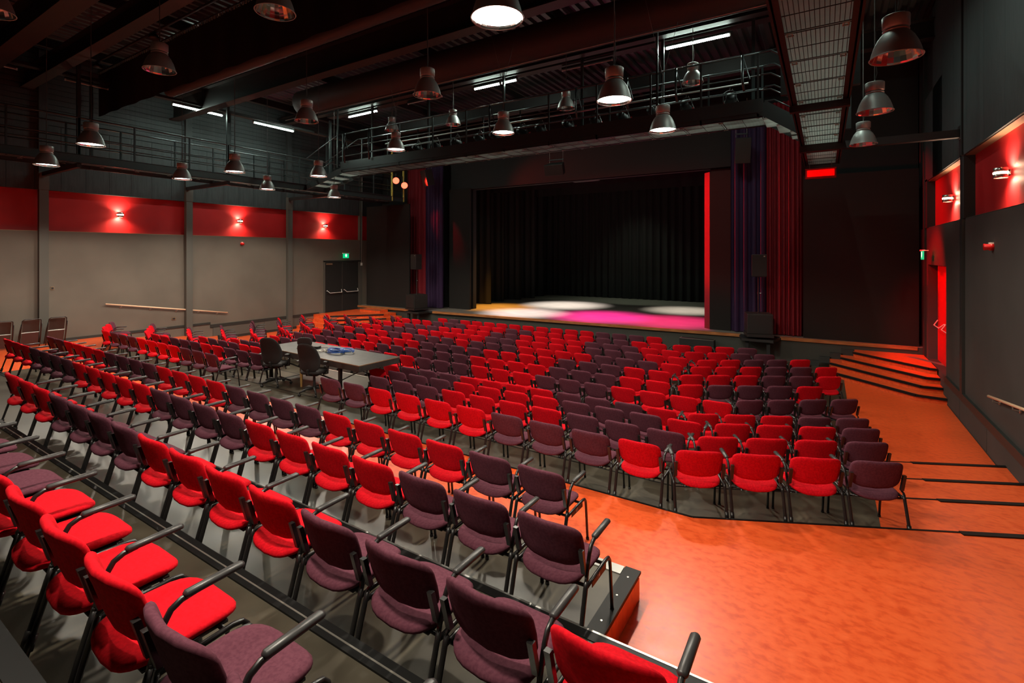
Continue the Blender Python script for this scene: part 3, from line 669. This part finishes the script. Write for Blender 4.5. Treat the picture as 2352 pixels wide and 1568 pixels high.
for i, x in enumerate((-12.6, -11.8, -11.0, -10.1, -9.2, -8.6, -7.6, -7.0, -6.1, -5.3, -4.5, -3.7, -2.9, -1.9)):
    t = thing('stage_lantern', f'black theatre lantern on the pipe of the bridge, {ORD[i+1]} from the left', 'lantern', (x, 12.62, 6.98), random.uniform(-.3, .3), 'theatre lanterns on the lighting bridge')
    for nm, me2 in (('body', sb), ('lens', sl), ('colour_frame', sfm)):
        q = inst(nm, me2, t); q.rotation_euler = (-PI/2-.35, 0, 0)
        if nm == 'colour_frame': q.location = (0, .10, -.18); q.rotation_euler = (-.35, 0, 0)
    inst('yoke', sy_, t)
    MB().tube([(.05, 0, .30), (.16, .02, .05), (.22, .0, -.12), (.15, -.05, -.25), (.05, 0, -.1)], .006, 5).obj('power_cable', 'alu', t)
# lit red lanterns at the end of the left gallery
for x, y, z, l in ((-17.1, 16.75, 6.85, 'left one of two lit red lanterns at the end of the left gallery'), (-16.95, 17.15, 6.66, 'right one of two lit red lanterns at the end of the left gallery')):
    t = thing('red_lantern', l, 'lantern', (x, y, z), 0, 'lit red lanterns on the left gallery')
    d = Vector((.75, -.55, -.25)).to_track_quat('Z', 'Y').to_euler()
    q = inst('body', MB().lathe([(.001, -.3), (.08, -.3), (.11, -.2), (.14, 0), (.16, .1)], 18).data('body', 'alu', True), t); q.rotation_euler = d
    q = inst('lens', MB().lathe([(.001, .09), (.15, .09)], 18).data('lens', 'redlens'), t); q.rotation_euler = d
    MB().tube([(0, 0, .1), (0, 0, .33)], .012, 6).obj('hook_clamp', 'steel', t)
# red flood under the mesh walkway
RF = thing('red_flood', 'rectangular red floodlight hanging at the end of the mesh walkway', 'lantern', (-.1, 15.6, 5.55))
MB().box(-.35, .35, 0, .14, -.13, .13).obj('body', 'signred', RF)
MB().box(-.31, .31, -.006, 0, -.085, .09).obj('lens', 'redflood', RF)
for zz in (-.13, .115): box(-.36, .36, -.02, .0, zz, zz+.018).obj('frame_edge', 'signred', RF)
for x in (-.25, .25): MB().tube([(x, .07, .13), (x, .07, .34)], .006, 6).obj('chain', 'alu', RF)
# ------------------------------------------------------------------ soft goods and ducts in the roof
def curtain(name, m, x0, x1, y, z0, z1, amp, wl, lab_, cat, rag=0, n_=0, dirv=None):
    n_ = n_ or max(8, int((x1-x0)/wl*8)); P = []
    ph = random.uniform(0, 6)
    rows_ = []
    for z in (z0, z0+(z1-z0)*.33, z0+(z1-z0)*.66, z1):
        r_ = []
        for i in range(n_+1):
            x = x0+(x1-x0)*i/n_; k_ = (x-x0)/wl*2*PI
            a = amp*(1-.35*(z-z0)/(z1-z0))
            r_.append((x+.2*amp*math.sin(k_*2+ph), y+a*math.sin(k_)+.35*a*math.sin(k_*.37+ph)+.25*a*math.sin(k_*1.7+ph*2), z+(rag*random.uniform(-1, 1) if z == z0 else 0)))
        rows_.append(r_)
    f_ = MB().grid(rows_)
    bk = MB().grid([[(a, b+.012, c) for a, b, c in r_] for r_ in rows_][::-1])
    f_.add(bk.v, bk.f)
    o = f_.obj(name, m, None, True)
    return tag(o, lab_, cat)
curtain('border', 'drape', -19.1, 2.3, 6.1, 7.66, 8.95, .02, 1.1, 'black fabric border hanging across the hall in front of the lamps', 'drape', 0)
br_ = bpy.data.objects['border']
ty = MB(); x = -18.9
while x < 2.2:
    ty.box(x, x+.05, 6.08, 6.10, 8.93, 9.0); x += .12
ty.obj('tie_eyelets', 'silver', br_)['kind'] = 'stuff'
MB().tube([(-19.1, 6.1, 9.02), (2.3, 6.1, 9.02)], .024, 8).obj('border_pipe', 'beam', br_, True)
def duct(x0, x1, y, z, r, nm, lab_, mt):
    m = MB(); n_ = 20; pts = []; rr = []
    pts.append((x0-.0, y, z)); rr.append(r*.3)
    pts.append((x0+.06, y, z)); rr.append(r*.75); pts.append((x0+.2, y, z)); rr.append(r)
    x = x0+.5
    while x < x1:
        pts.append((x, y, z)); rr.append(r*(1+random.uniform(-.012, .012))); x += .24
    pts.append((x1, y, z)); rr.append(r)
    m.tube(pts, rr, n_)
    return tag(m.obj(nm, mt, None, True), lab_, 'duct')
M['ductm'] = mat('fabric_duct', (.035, .030, .028), .6)
duct(-15.6, 2.3, 6.55, 7.92, .16, 'air_duct', 'thin dark fabric air duct beneath the black border', 'ductm')
duct(-16.2, 2.3, 11.1, 8.83, .45, 'air_duct', 'thick dark fabric air duct above the lighting bridge', 'ductm')
tag(MB().tube([(-17.0, 11.05, 8.36), (2.3, 11.05, 8.36)], .012, 6).obj('wire_rope', 'alu'), 'thin bright wire stretched under the thick fabric duct', 'wire')
tag(MB().tube([(-17.4, 5.5, 8.78), (2.3, 5.5, 8.78)], .03, 8).obj('roof_pipe', 'beam', None, True), 'thin pipe running under the roof at the top left', 'pipe')
for x in (-17.3, -13.8):
    tag(MB().lathe([(.001, .06), (.05, .06), (.11, 0), (.12, -.05), (.001, -.05)], 16, (x, 5.5, 8.68)).obj('motor_hoist', 'blk', None, True), 'black chain hoist under the roof pipe, '+('left one' if x < -15 else 'right one'), 'hoist')
# ------------------------------------------------------------------ stage curtains and panels
def crv(*a, **k): return curtain(*a, **k)
crv('curtain', 'redcurt', -17.85, -16.65, 18.3, .78, 8.3, .07, .17, 'red velvet curtain at the left of the stage opening', 'curtain')
crv('curtain', 'purcurt', -16.62, -15.5, 18.3, .78, 8.3, .08, .20, 'purple velvet curtain beside the red one at the stage left side', 'curtain')
crv('curtain', 'purcurt', -2.72, -1.62, 18.15, .78, 8.3, .09, .26, 'purple velvet curtain at the right of the stage opening', 'curtain')
crv('curtain', 'redcurt', -1.60, -.62, 18.15, .78, 8.3, .07, .13, 'red velvet curtain at the right of the stage opening', 'curtain')
tag(box(-15.4, -14.15, 18.62, 18.72, .756, 6.5).obj('portal_leg', 'cloth'), 'black portal panel left of the stage opening', 'stage panel')
PLG = tag(MB().prism([(-3.4, 18.28), (-2.72, 18.24), (-2.72, 18.34), (-3.4, 18.38)], .756, 6.25).obj('portal_leg', 'cloth'), 'black portal panel right of the stage opening, edge coloured as red-lit', 'stage panel')
M['redlit'] = mat('red_lit_board', (.20, .012, .010), .6)  # red lantern light put into the board's colour
MB().prism([(-3.62, 18.5), (-3.41, 18.30), (-3.405, 18.38), (-3.56, 18.56)], .756, 6.25).obj('edge_board', 'redlit', PLG)
tag(box(-19.95, -16.95, 17.5, 17.56, .76, 5.8).obj('black_panel', 'cloth'), 'large black cloth panel on the stage at the left wall', 'stage panel')
bp_ = tag(MB().box(-.58, 2.25, 18.0, 18.06, .76, 5.82).obj('black_panel', 'cloth'), 'large black cloth panel on the stage at the right wall', 'stage panel')
tag(box(-15.4, -2.7, 18.75, 18.8, 6.46, 9.2).obj('stage_header', 'front'), 'dark header above the stage opening, tinged red', 'stage panel')
crv('backdrop', 'drape', -15.4, 2.0, 28.2, .78, 8.9, .10, .42, 'black folded backdrop curtain at the back of the stage', 'curtain')
for i, (x, y) in enumerate(((-14.74, 21.18), (-14.93, 22.72), (-14.66, 24.11), (-14.45, 25.24), (-14.65, 26.84))):
    crv('wing_drape', 'drape', -18.5, x, y, .78, 8.5, .05, .4, f'black side drape, {ORD[i+1]} one behind the left side of the stage opening', 'curtain')
for i, y in enumerate((21.2, 24.1, 26.8)):
    crv('wing_drape', 'drape', -3.2+.2*i, 1.5, y, .78, 8.5, .05, .4, f'black side drape, {ORD[i+1]} one behind the right side of the stage opening', 'curtain')
crv('top_border', 'drape', -16, 0, 26.0, 6.82, 8.6, .03, .8, 'low black border above the backdrop', 'drape')
crv('top_border', 'drape', -16, 0, 22.5, 6.75, 8.6, .03, .8, 'black border across the middle of the stage', 'drape')
tag(MB().box(-9.6, -8.4, 20.0, 20.5, 6.62, 6.66).obj('work_light', 'alu'), 'pale flat light fitting under the stage header', 'lamp')
# ------------------------------------------------------------------ speakers
M['spk'] = mat('speaker_black', (.016, .014, .012), .55)
def cab(w_, d, h, taper=0):
    return MB().prism([(-w_/2+taper, d/2), (-w_/2, -d/2), (w_/2, -d/2), (w_/2-taper, d/2)], 0, h)
def speaker_set(x, y, z, rz, lab1, lab2, lab3, grp):
    t = thing('subwoofer', lab1, 'speaker', (x, y, z+.14), rz)
    MB().box(-.36, .36, -.36, .36, 0, .62).obj('cabinet', 'spk', t, bevel=.012)
    box(-.33, .33, -.372, -.36, .03, .59).obj('grille', 'blk', t)
    for sx in (-.3, .3):
        for sy2 in (-.3, .3): MB().tube([(sx-.02, sy2, -.05), (sx+.02, sy2, -.05)], .045, 12).obj('castor', 'blk', t)
    box(-.38, .38, -.38, .38, -.09, -.0).obj('dolly', 'beam', t)
    p = thing('speaker_pole', lab3, 'stand', (x, y, z+.76), rz)
    MB().tube([(0, 0, 0), (0, 0, .62), (0, 0, .62), (0, 0, 1.15)], [.019, .019, .015, .015], 10).obj('pole', 'blk', p)
    MB().lathe([(.02, 0), (.032, 0), (.032, .06), (.02, .06)], 10, (0, 0, .6)).obj('collar', 'blk', p); MB().tube([(.03, 0, .63), (.08, 0, .63)], .012, 6).obj('knob', 'silver', p)
    s = thing('speaker', lab2, 'speaker', (x, y, z+1.91), rz)
    cab(.44, .38, .70, .09).obj('cabinet', 'spk', s, bevel=.01)
    box(-.21, .21, -.2, -.19, .02, .68).obj('grille', 'blk', s)
    box(.12, .16, -.204, -.2, .62, .66).obj('badge', 'silver', s)
for x, y, l in ((-16.0, 17.05, 'left'), (-1.78, 17.42, 'right')):
    sh = thing('speaker_shelf', f'dark shelf on legs built out from the {l} part of the stage edge', 'shelf', (x, y, 0))
    MB().prism([(-.62, .35), (-.45, -.42), (.45, -.42), (.62, .35)], .66, .74).obj('shelf_board', 'beam', sh)
    for dx in (-.3, .3): box(dx-.05, dx+.05, -.3, -.2, 0, .66).obj('shelf_leg', 'void', sh)
speaker_set(-16.0, 17.0, .76, -.25, 'black subwoofer on the left stage edge before the red curtain', 'black loudspeaker on a pole before the left red curtain', 'thin black pole between left subwoofer and loudspeaker', 'PA speakers')
speaker_set(-1.78, 17.35, .76, .25, 'black subwoofer on the right stage edge before the purple curtain', 'black loudspeaker on a pole before the right purple curtain', 'thin black pole between right subwoofer and loudspeaker', 'PA speakers')
def flown(x, y, z, w_, d, h, tilt, rz, lab_):
    t = thing('hanging_speaker', lab_, 'speaker', (x, y, z), rz)
    q = cab(w_, d, h, w_*.12).obj('cabinet', 'spk', t, bevel=.01); q.rotation_euler = (tilt, 0, 0)
    MB().box(-w_/2*.8, w_/2*.8, -.02, .02, h+.12, h+.16).obj('bumper_bar', 'beam', t)
    for s in (-1, 1): MB().tube([(s*w_*.36, 0, h*.9), (s*w_*.36, 0, h+1.3)], .006, 5).obj('hang_wire', 'silver', t)
flown(-8.75, 17.0, 6.45, .75, .5, .42, .35, .12, 'black loudspeaker hanging over the middle of the stage front')
flown(-2.3, 17.6, 6.35, .46, .42, .8, .25, .3, 'black loudspeaker hanging before the right purple curtain')
flown(-15.75, 17.6, 6.6, .46, .42, .75, .25, -.35, 'black loudspeaker hanging before the left purple curtain')
# ------------------------------------------------------------------ stairs by the doors
def stair(name, lab_, polys, m='lino', capm='copperstrip'):
    t = thing(name, lab_, 'steps')
    for i, (pl, z0, z1, edge_) in enumerate(polys):
        MB().prism(pl, z0, z1).obj('step', m, t)
        mm = MB()
        for (a, b) in zip(edge_, edge_[1:]):
            d = Vector((b[0]-a[0], b[1]-a[1], 0)); mx = Matrix.Translation((a[0], a[1], z1)) @ Matrix.Rotation(math.atan2(d.y, d.x), 4, 'Z')
            mm.box(-.01, d.length+.01, -.05, .012, -.045, .004, mx)
        mm.obj('step_nosing', 'nosing', t)
        mm = MB()
        for (a, b) in list(zip(edge_, edge_[1:]))[:1]:
            d = Vector((b[0]-a[0], b[1]-a[1], 0)); mx = Matrix.Translation((a[0], a[1], z1)) @ Matrix.Rotation(math.atan2(d.y, d.x), 4, 'Z')
            mm.box(0, d.length, .014, .032, -.004, .005, mx)
        mm.obj('grip_strip', capm, t)
    return t
P_ = []
for (z0, z1, a, b, c, d_) in ((0, .14, (.20, 16.2), (1.78, 14.65), (2.33, 14.58), -.35), (.14, .28, (.15, 16.79), (1.92, 15.0), (2.33, 15.02), -.2), (.28, .42, (.41, 17.02), (2.05, 15.39), (2.33, 15.40), .05), (.42, .56, (.71, 17.3), (2.18, 15.87), (2.33, 15.86), .35)):
    x_ = a[0]-.38
    P_.append(([a, b, c, (2.33, sy(2.33)-.04), (a[0]-.05, sy(a[0])-.04)], 0, z1, [a, b, c]))
RS = stair('stage_steps', 'orange steps up to the right door beside the stage', P_)
for k_ in range(4): MB().box(0, 1.9, 0, .03, 0, .004, Matrix.Translation((1.85-.0+.06*k_, 17.35-.0, .562)) @ Matrix.Rotation(-.95, 4, 'Z')).obj('floor_strip', 'silver', RS)
for (x0, z0) in ((-.18, .14), (.14, .28), (.42, .42), (.70, .56)):
    box(x0-.30, x0+.02, 17.45, 17.58, z0-.14, z0+.035).obj('end_cheek', 'trim', RS)
P_ = []
for z1, a, b, c in ((.14, (-20.28, 13.72), (-18.40, 13.75), (-16.35, 16.0)), (.28, (-20.28, 13.86), (-18.62, 13.92), (-16.68, 16.06)), (.42, (-20.28, 14.22), (-18.85, 14.25), (-17.1, 16.14)), (.56, (-20.28, 14.6), (-19.05, 14.6), (-17.5, 16.36))):
    P_.append(([a, b, c, (c[0]+.0, sy(c[0])-.05), (-20.28, sy(-20.28)-.05)], 0, z1, [b, c]))
LS = stair('stage_steps', 'orange steps up to the left double door beside the stage', P_)
box(-19.4, -18.0, 16.6, 17.1, .56, .68).obj('step', 'lino', LS); box(-19.42, -17.98, 16.58, 16.64, .665, .69).obj('grip_strip', 'copperstrip', LS)
# ------------------------------------------------------------------ doors (fronts)
for y0, y1, zc in ((15.26, 16.22, 0), (16.26, 17.22, 0)):
    lf = box(XL+.004, XL+.03, y0, y1, .58, 2.98).obj('door_leaf', 'front', D1)
    crashbar(D1, XL+.05, y0+.05, y1-.06, 1.5)
    box(XL+.032, XL+.05, y0+.03, y1-.05, 1.43, 1.5).obj('bar_plate', 'blk', D1)
box(XL+.0, XL+.04, 15.16, 15.24, .56, 3.06).obj('door_frame', 'column', D1); box(XL+.0, XL+.04, 17.24, 17.4, .56, 3.06).obj('door_frame', 'column', D1)
box(XL+.0, XL+.04, 15.16, 17.4, 2.99, 3.06).obj('door_frame', 'void', D1)
box(XL+.03, XL+.08, 15.3, 15.62, 2.86, 2.93).obj('door_closer', 'copperstrip', D1)
M['reddoor'] = mat('red_door', (.45, .006, .006), .5)  # door leaf in one even red
D2 = struct(box(XR+.20, XR+.25, 14.95, 17.28, .56, 3.08).obj('door_2', 'reddoor'))
crashbar(D2, XR+.19, 15.2, 16.1, 1.5, -1); crashbar(D2, XR+.19, 16.25, 17.1, 1.5, -1)
box(XR+.195, XR+.20, 16.13, 16.16, .56, 3.05).obj('leaf_gap', 'void', D2)
# ------------------------------------------------------------------ wall fittings
def sconce(x, y, z, s, lab_):
    t = thing('wall_lamp', lab_, 'lamp', (x, y, z), 0, 'steel up and down wall lamps on the red band')
    MB().lathe([(.085, -.08), (.09, -.08), (.09, -.02), (.082, -.015), (.082, .015), (.09, .02), (.09, .08), (.085, .08), (.08, .078), (.08, -.078), (.085, -.08)], 24, (s*.13, 0, 0)).obj('shade', 'sconce', t, True)
    MB().lathe([(.001, .03), (.06, .03)], 16, (s*.13, 0, 0)).obj('lamp', 'glow', t); MB().lathe([(.06, -.03), (.001, -.03)], 16, (s*.13, 0, 0)).obj('lamp', 'glow', t)
    box(-.03, .04, -.05, .05, -.05, .05).obj('wall_plate', 'sconce', t)
    MB().lathe([(.0935, -.012), (.0935, .012)], 20, (s*.13, 0, 0)).obj('light_slot', 'glow', t)
    for dz in (.105, -.105):
        d = bpy.data.lights.new('sconce_light', 'POINT'); d.energy = 5; d.color = (1, .62, .4); d.shadow_soft_size = .03
        o = bpy.data.objects.new('sconce_light', d); COL.objects.link(o); o.location = (x+s*.10, y, z+dz)
    box(min(0, s*.14), max(0, s*.14), -.03, .03, -.012, .012).obj('bracket', 'sconce', t)
    spot('sconce_light', (x+s*.13, y, z+.05), (x-s*.02, y, z+1.2), 90, (1, .66, .45), 150, 1, .04)
    spot('sconce_light', (x+s*.13, y, z-.05), (x-s*.02, y, z-1.2), 90, (1, .66, .45), 150, 1, .04)
sconce(XL-.14, 7.09, 4.72, 1, 'glowing wall lamp on the left red band, nearest the camera'); sconce(XL-.14, 11.18, 4.73, 1, 'glowing wall lamp on the middle panel of the left red band'); sconce(XL-.14, 15.29, 4.73, 1, 'glowing wall lamp on the left red band, nearest the stage')
sconce(XR+.14, 14.84, 4.65, -1, 'glowing wall lamp on the right red band, nearer the stage'); sconce(XR+.14, 10.79, 4.67, -1, 'glowing wall lamp on the right red band at the picture edge')
for x, y, z, s, l in ((XL, 11.23, 3.80, 1, 'small red fire sounder on the left wall'), (XR, 11.15, 3.50, -1, 'red fire sounder on the right wall')):
    t = thing('fire_sounder', l, 'alarm', (x, y, z))
    MB().tube([(0, 0, 0), (s*.05, 0, 0), (s*.06, 0, 0), (s*.12, 0, 0)], [.06, .06, .048, .055], 16).obj('body', 'signred', t, True)
    box(min(0, s*.06), max(0, s*.06), -.03, .03, .05, .075).obj('mount', 'white', t)
def exit_sign(x, y, z, rz, lab_):
    t = thing('exit_sign', lab_, 'sign', (x, y, z), rz)
    box(-.17, .17, -.012, .012, -.12, .10).obj('sign_plate', 'green', t)
    m = MB().box(-.045, .045, -.016, -.012, .0, .075); m.add([(-.06, -.016, .0), (.06, -.016, .0), (0, -.016, -.085)], [(0, 2, 1)]); m.obj('arrow', 'greenw', t)
    box(-.19, .19, -.03, .03, .10, .135).obj('lamp_housing', 'white', t); box(-.02, .02, .0, .12, .105, .125).obj('bracket', 'white', t)
exit_sign(XL+.16, 16.35, 3.30, PI/2, 'green exit sign above the left double door'); exit_sign(XR-.22, 16.5, 3.36, -PI/2-.0, 'green exit sign above the right door, seen nearly edge on')
def handrail(x, s, y0, z0, y1, z1, ks, lab_):
    t = thing('handrail', lab_, 'handrail', (x+s*.09, y0, z0))
    MB().tube([(0, 0, 0), (0, y1-y0, z1-z0)], .022, 12).obj('rail', 'rail', t, True)
    for k_ in ks:
        yy2 = (y1-y0)*k_; zz = (z1-z0)*k_
        MB().tube([(0, yy2, zz-.02), (0, yy2, zz-.06), (-s*.085, yy2, zz-.075)], .010, 6).obj('bracket', 'silver', t)
        MB().tube([(-s*.088, yy2, zz-.075), (-s*.07, yy2, zz-.075)], .03, 10).obj('rosette', 'silver', t)
handrail(XL, 1, 6.65, 1.72, 10.62, 1.04, (.11, .33, .54, .73, .905), 'light wooden handrail sloping along the left wall')
handrail(XR, -1, 11.0, 1.06, 6.9, 1.62, (.06, .3, .55), 'light wooden handrail at the right picture edge')
for y, z, w_, l in ((5.33, 2.32, .08, 'small square light switch beside the first left column'), (8.72, 1.0, .13, 'double socket outlet below the left handrail')):
    t = thing('socket_plate', l, 'switch', (XL, y, z)); MB().box(0, .02, -w_/2, w_/2, -.05, .05).obj('plate', 'copperstrip', t); box(.02, .028, -w_/3, w_/3, -.03, .03).obj('rocker', 'blk', t)
t = thing('junction_box', 'small white box on the corner post right of the left door', 'switch', (XL+.02, 17.42, 2.86)); MB().box(0, .05, -.05, .05, -.07, .07).obj('case', 'white', t); MB().tube([(.02, 0, .07), (.02, .02, .3), (.02, .05, 4.5)], .008, 6).obj('conduit', 'silver', t)
# ------------------------------------------------------------------ folding chairs leaning on the left wall
def fold(y, lab_, rot=0):
    t = thing('folding_chair', lab_, 'folding chair', (XL+.52, y, .64), -PI/2+rot, 'black folding chairs leaning on the left wall')
    # local: chair faces -y side; leans back
    mx = Matrix.Rotation(-.30, 4, 'X')
    def L_(p): return mx @ Vector(p)
    MB().tube([L_(q) for q in ((-.22, 0, 0), (-.215, 0, .5), (-.20, 0, .84), (-.16, 0, .88), (.16, 0, .88), (.20, 0, .84), (.215, 0, .5), (.22, 0, 0))], .014, 8).obj('frame', 'black', t, True)
    MB().tube([L_(q) for q in ((-.24, -.06, .02), (-.235, -.03, .45), (-.22, .02, .75))], .012, 8).obj('leg', 'black', t, True)
    MB().tube([L_(q) for q in ((.24, -.06, .02), (.235, -.03, .45), (.22, .02, .75))], .012, 8).obj('leg', 'black', t, True)
    P2 = [[L_((x_, -.03-.03*(1-(x_/.18)**2), z_)) for x_ in (-.18, -.09, 0, .09, .18)] for z_ in (.47, .65, .83)]
    MB().grid(P2).obj('backrest', 'foldback', t, True)
    MB().box(-.185, .185, -.035, -.015, .04, .44, mx).obj('seat', 'foldseat', t)
    MB().tube([L_((-.2, -.03, .455)), L_((.2, -.03, .455))], .009, 8).obj('cross_bar', 'alu', t)
    for x_ in (-.10, .10): MB().box(x_-.04, x_+.04, -.075, -.06, .50, .53, mx).obj('number_tag', 'white', t)
fold(5.26, 'black folding chair leaning on the wall right of the first column'); fold(4.68, 'black folding chair leaning on the wall left of the first column'); fold(4.08, 'black folding chair cut off by the left picture edge')
# ------------------------------------------------------------------ mixing desk table
T = thing('mixing_table', 'long dark table with scuffed top among the chairs', 'table', (-9.4, 7.13, .475), -.04)
MB().box(-1.75, 1.75, -.52, .52, .69, .73).obj('tabletop', 'tabletop', T); 
for y in (-.52, .50): box(-1.75, 1.75, y, y+.02, .60, .69).obj('apron', 'tabletop', T)
for x in (-1.75, 1.73): box(x, x+.02, -.5, .5, .60, .69).obj('apron', 'tabletop', T)
box(-1.75, 1.75, -.525, -.52, .715, .732).obj('edge_strip', 'copperstrip', T); box(1.75, 1.755, -.52, .52, .715, .732).obj('edge_strip', 'copperstrip', T)
MB().tube([(-.28, -.46, .69), (-.28, -.46, .3), (-.28, -.46, 0)], [.045, .038, .025], 4).obj('leg', 'ply', T)
for x, y in ((1.0, -.4), (1.0, .4), (-1.6, .4), (-1.6, -.4)):
    box(x-.03, x+.03, y-.03, y+.03, 0 if x < 0 or y < 9 else .0, .69).obj('leg', 'black', T)
MB().tube([(-1.6, -.4, .5), (1.0, -.4, .28)], .014, 6).tube([(-1.6, .4, .5), (1.0, .4, .28)], .014, 6).tube([(1.0, -.4, .3), (1.7, -.4, .62)], .012, 6).obj('brace', 'black', T)
def coil(cx_, cy, z, r, n_, mt, lab_, nm='cable_coil'):
    m = MB(); pts = []
    for k_ in range(n_*14):
        a = 2*PI*k_/14; rr = r*(1+.08*math.sin(a*.37+k_*.05)+random.uniform(-.03, .03)); pts.append((rr*math.cos(a)*1.25, rr*math.sin(a)*.8, .012+.013*(k_/14)+.012*math.sin(a*1.3)))
    m.tube(pts, .009, 5); o = m.obj(nm, mt, None, True, (cx_, cy, z)); return tag(o, lab_, 'cable')
c1_ = coil(-9.1, 7.13, 1.206, .17, 6, 'blue', 'coil of blue cable lying on the dark table'); c2_ = coil(-8.92, 7.28, 1.22, .14, 4, 'blue', 'smaller coil of blue cable on the far side of the table')
m = MB()
for k_ in range(16):
    a = random.uniform(0, 6.3); r_ = random.uniform(.05, .2); m.tube([(r_*math.cos(a), r_*math.sin(a)*.7, .012), (r_*math.cos(a)+random.uniform(-.05, .05), r_*math.sin(a)*.7+random.uniform(-.04, .04), .03)], .013, 6)
o = tag(m.obj('cable_plugs', 'silver', None, False, (-9.45, 7.05, 1.208)), 'heap of silver cable plugs left of the blue coil', 'plugs'); o['kind'] = 'stuff'
o = tag(MB().box(-.16, .16, -.06, .06, 0, .05).obj('headset_box', 'blk', None, loc=(-10.0, 7.2, 1.207)), 'small black box with leads on the dark table', 'device'); o.rotation_euler = (0, 0, .3)
MB().tube([(-.16, 0, .02), (-.24, -.05, .02), (-.22, -.14, .01), (-.3, -.2, .01)], .006, 5).obj('lead', 'blk', o); MB().tube([(.16, 0, .02), (.3, .1, .01), (.42, 0, .01), (.6, .05, .01)], .005, 5).obj('lead', 'blk', o)
def office(x, y, z, rz, lab_, tall=0):
    t = thing('office_chair', lab_, 'chair', (x, y, z), rz, 'black office chairs at the mixing table')
    # faces +y
    fr = MB()
    def bf(u, v, w):
        return (u*(1-.15*max(0, v/.3)), -.22-.10*(v/.3)+w-.05*(1-(u/.24)**2)+.03*math.cos(v*9), .80+v)
    cushion(.235, .31, .06, 3.2, bf).obj('backrest', 'office', t, True)
    if tall: cushion(.16, .09, .05, 3.2, lambda u, v, w: (u, -.36-.05*v+w, 1.14+v)).obj('headrest', 'office', t, True)
    cushion(.25, .24, .08, 3.2, lambda u, v, w: (u, v+.02, .47+w-.02*max(0, v/.24)**3)).obj('seat', 'office', t, True)
    MB().tube([(0, -.26, .55), (0, -.22, .45), (0, -.1, .41)], .025, 8).obj('back_support', 'blk', t)
    MB().tube([(0, 0, .10), (0, 0, .42)], [.03, .022], 12).obj('gas_column', 'blk', t)
    box(-.12, .12, -.12, .10, .39, .43).obj('mechanism', 'blk', t)
    MB().tube([(.12, 0, .40), (.3, .04, .38)], .007, 6).obj('lever', 'alu', t)
    for s in (-1, 1):
        a_ = MB().tube([(s*.20, 0, .42), (s*.30, 0, .44), (s*.31, 0, .62), (s*.30, 0, .67)], .02, 8).obj('armrest', 'blk', t, True)
        MB().box(s*.30-.045, s*.30+.045, -.12, .16, .67, .70).obj('arm_pad', 'pad', a_, bevel=.012)
    for k_ in range(5):
        a = 2*PI*k_/5+.3; c, s = math.cos(a), math.sin(a)
        b_ = MB().tube([(0, 0, .12), (.16*c, .16*s, .125), (.31*c, .31*s, .07)], [.03, .024, .016], 8).obj('base_arm', 'blk', t, True)
        MB().tube([(.31*c-.022*s, .31*s+.022*c, .028), (.31*c+.022*s, .31*s-.022*c, .028)], .028, 12).obj('castor', 'blk', b_, True)
office(-10.35, 6.5, .475, .5, 'black office chair at the left part of the table'); office(-9.0, 6.5, .475, .42, 'black office chair with high back, right before the pine table leg', 1)
# ------------------------------------------------------------------ small steps before the stage
for x0, x1, l in ((-4.2, -3.1, 'black portable stage steps with pale edges, at the right of the stage front'), (-13.9, -12.75, 'black portable stage steps with pale edges, behind the chairs at the left')):
    yb = sy((x0+x1)/2)-.02
    t = thing('portable_steps', l, 'steps', ((x0+x1)/2, yb, 0)); h = (x1-x0)/2
    for k_, zt in ((0, .52), (1, .30)):
        box(-h, h, -.32-.3*k_, -.02-.3*k_, 0, zt).obj('step', 'blk', t)
        box(-h, h, -.325-.3*k_, -.30-.3*k_, zt, zt+.012).obj('pale_edge', 'silver', t)
        for s in (-h, h-.02): box(s, s+.02, -.32-.3*k_, -.04-.3*k_, zt, zt+.012).obj('pale_edge', 'silver', t)
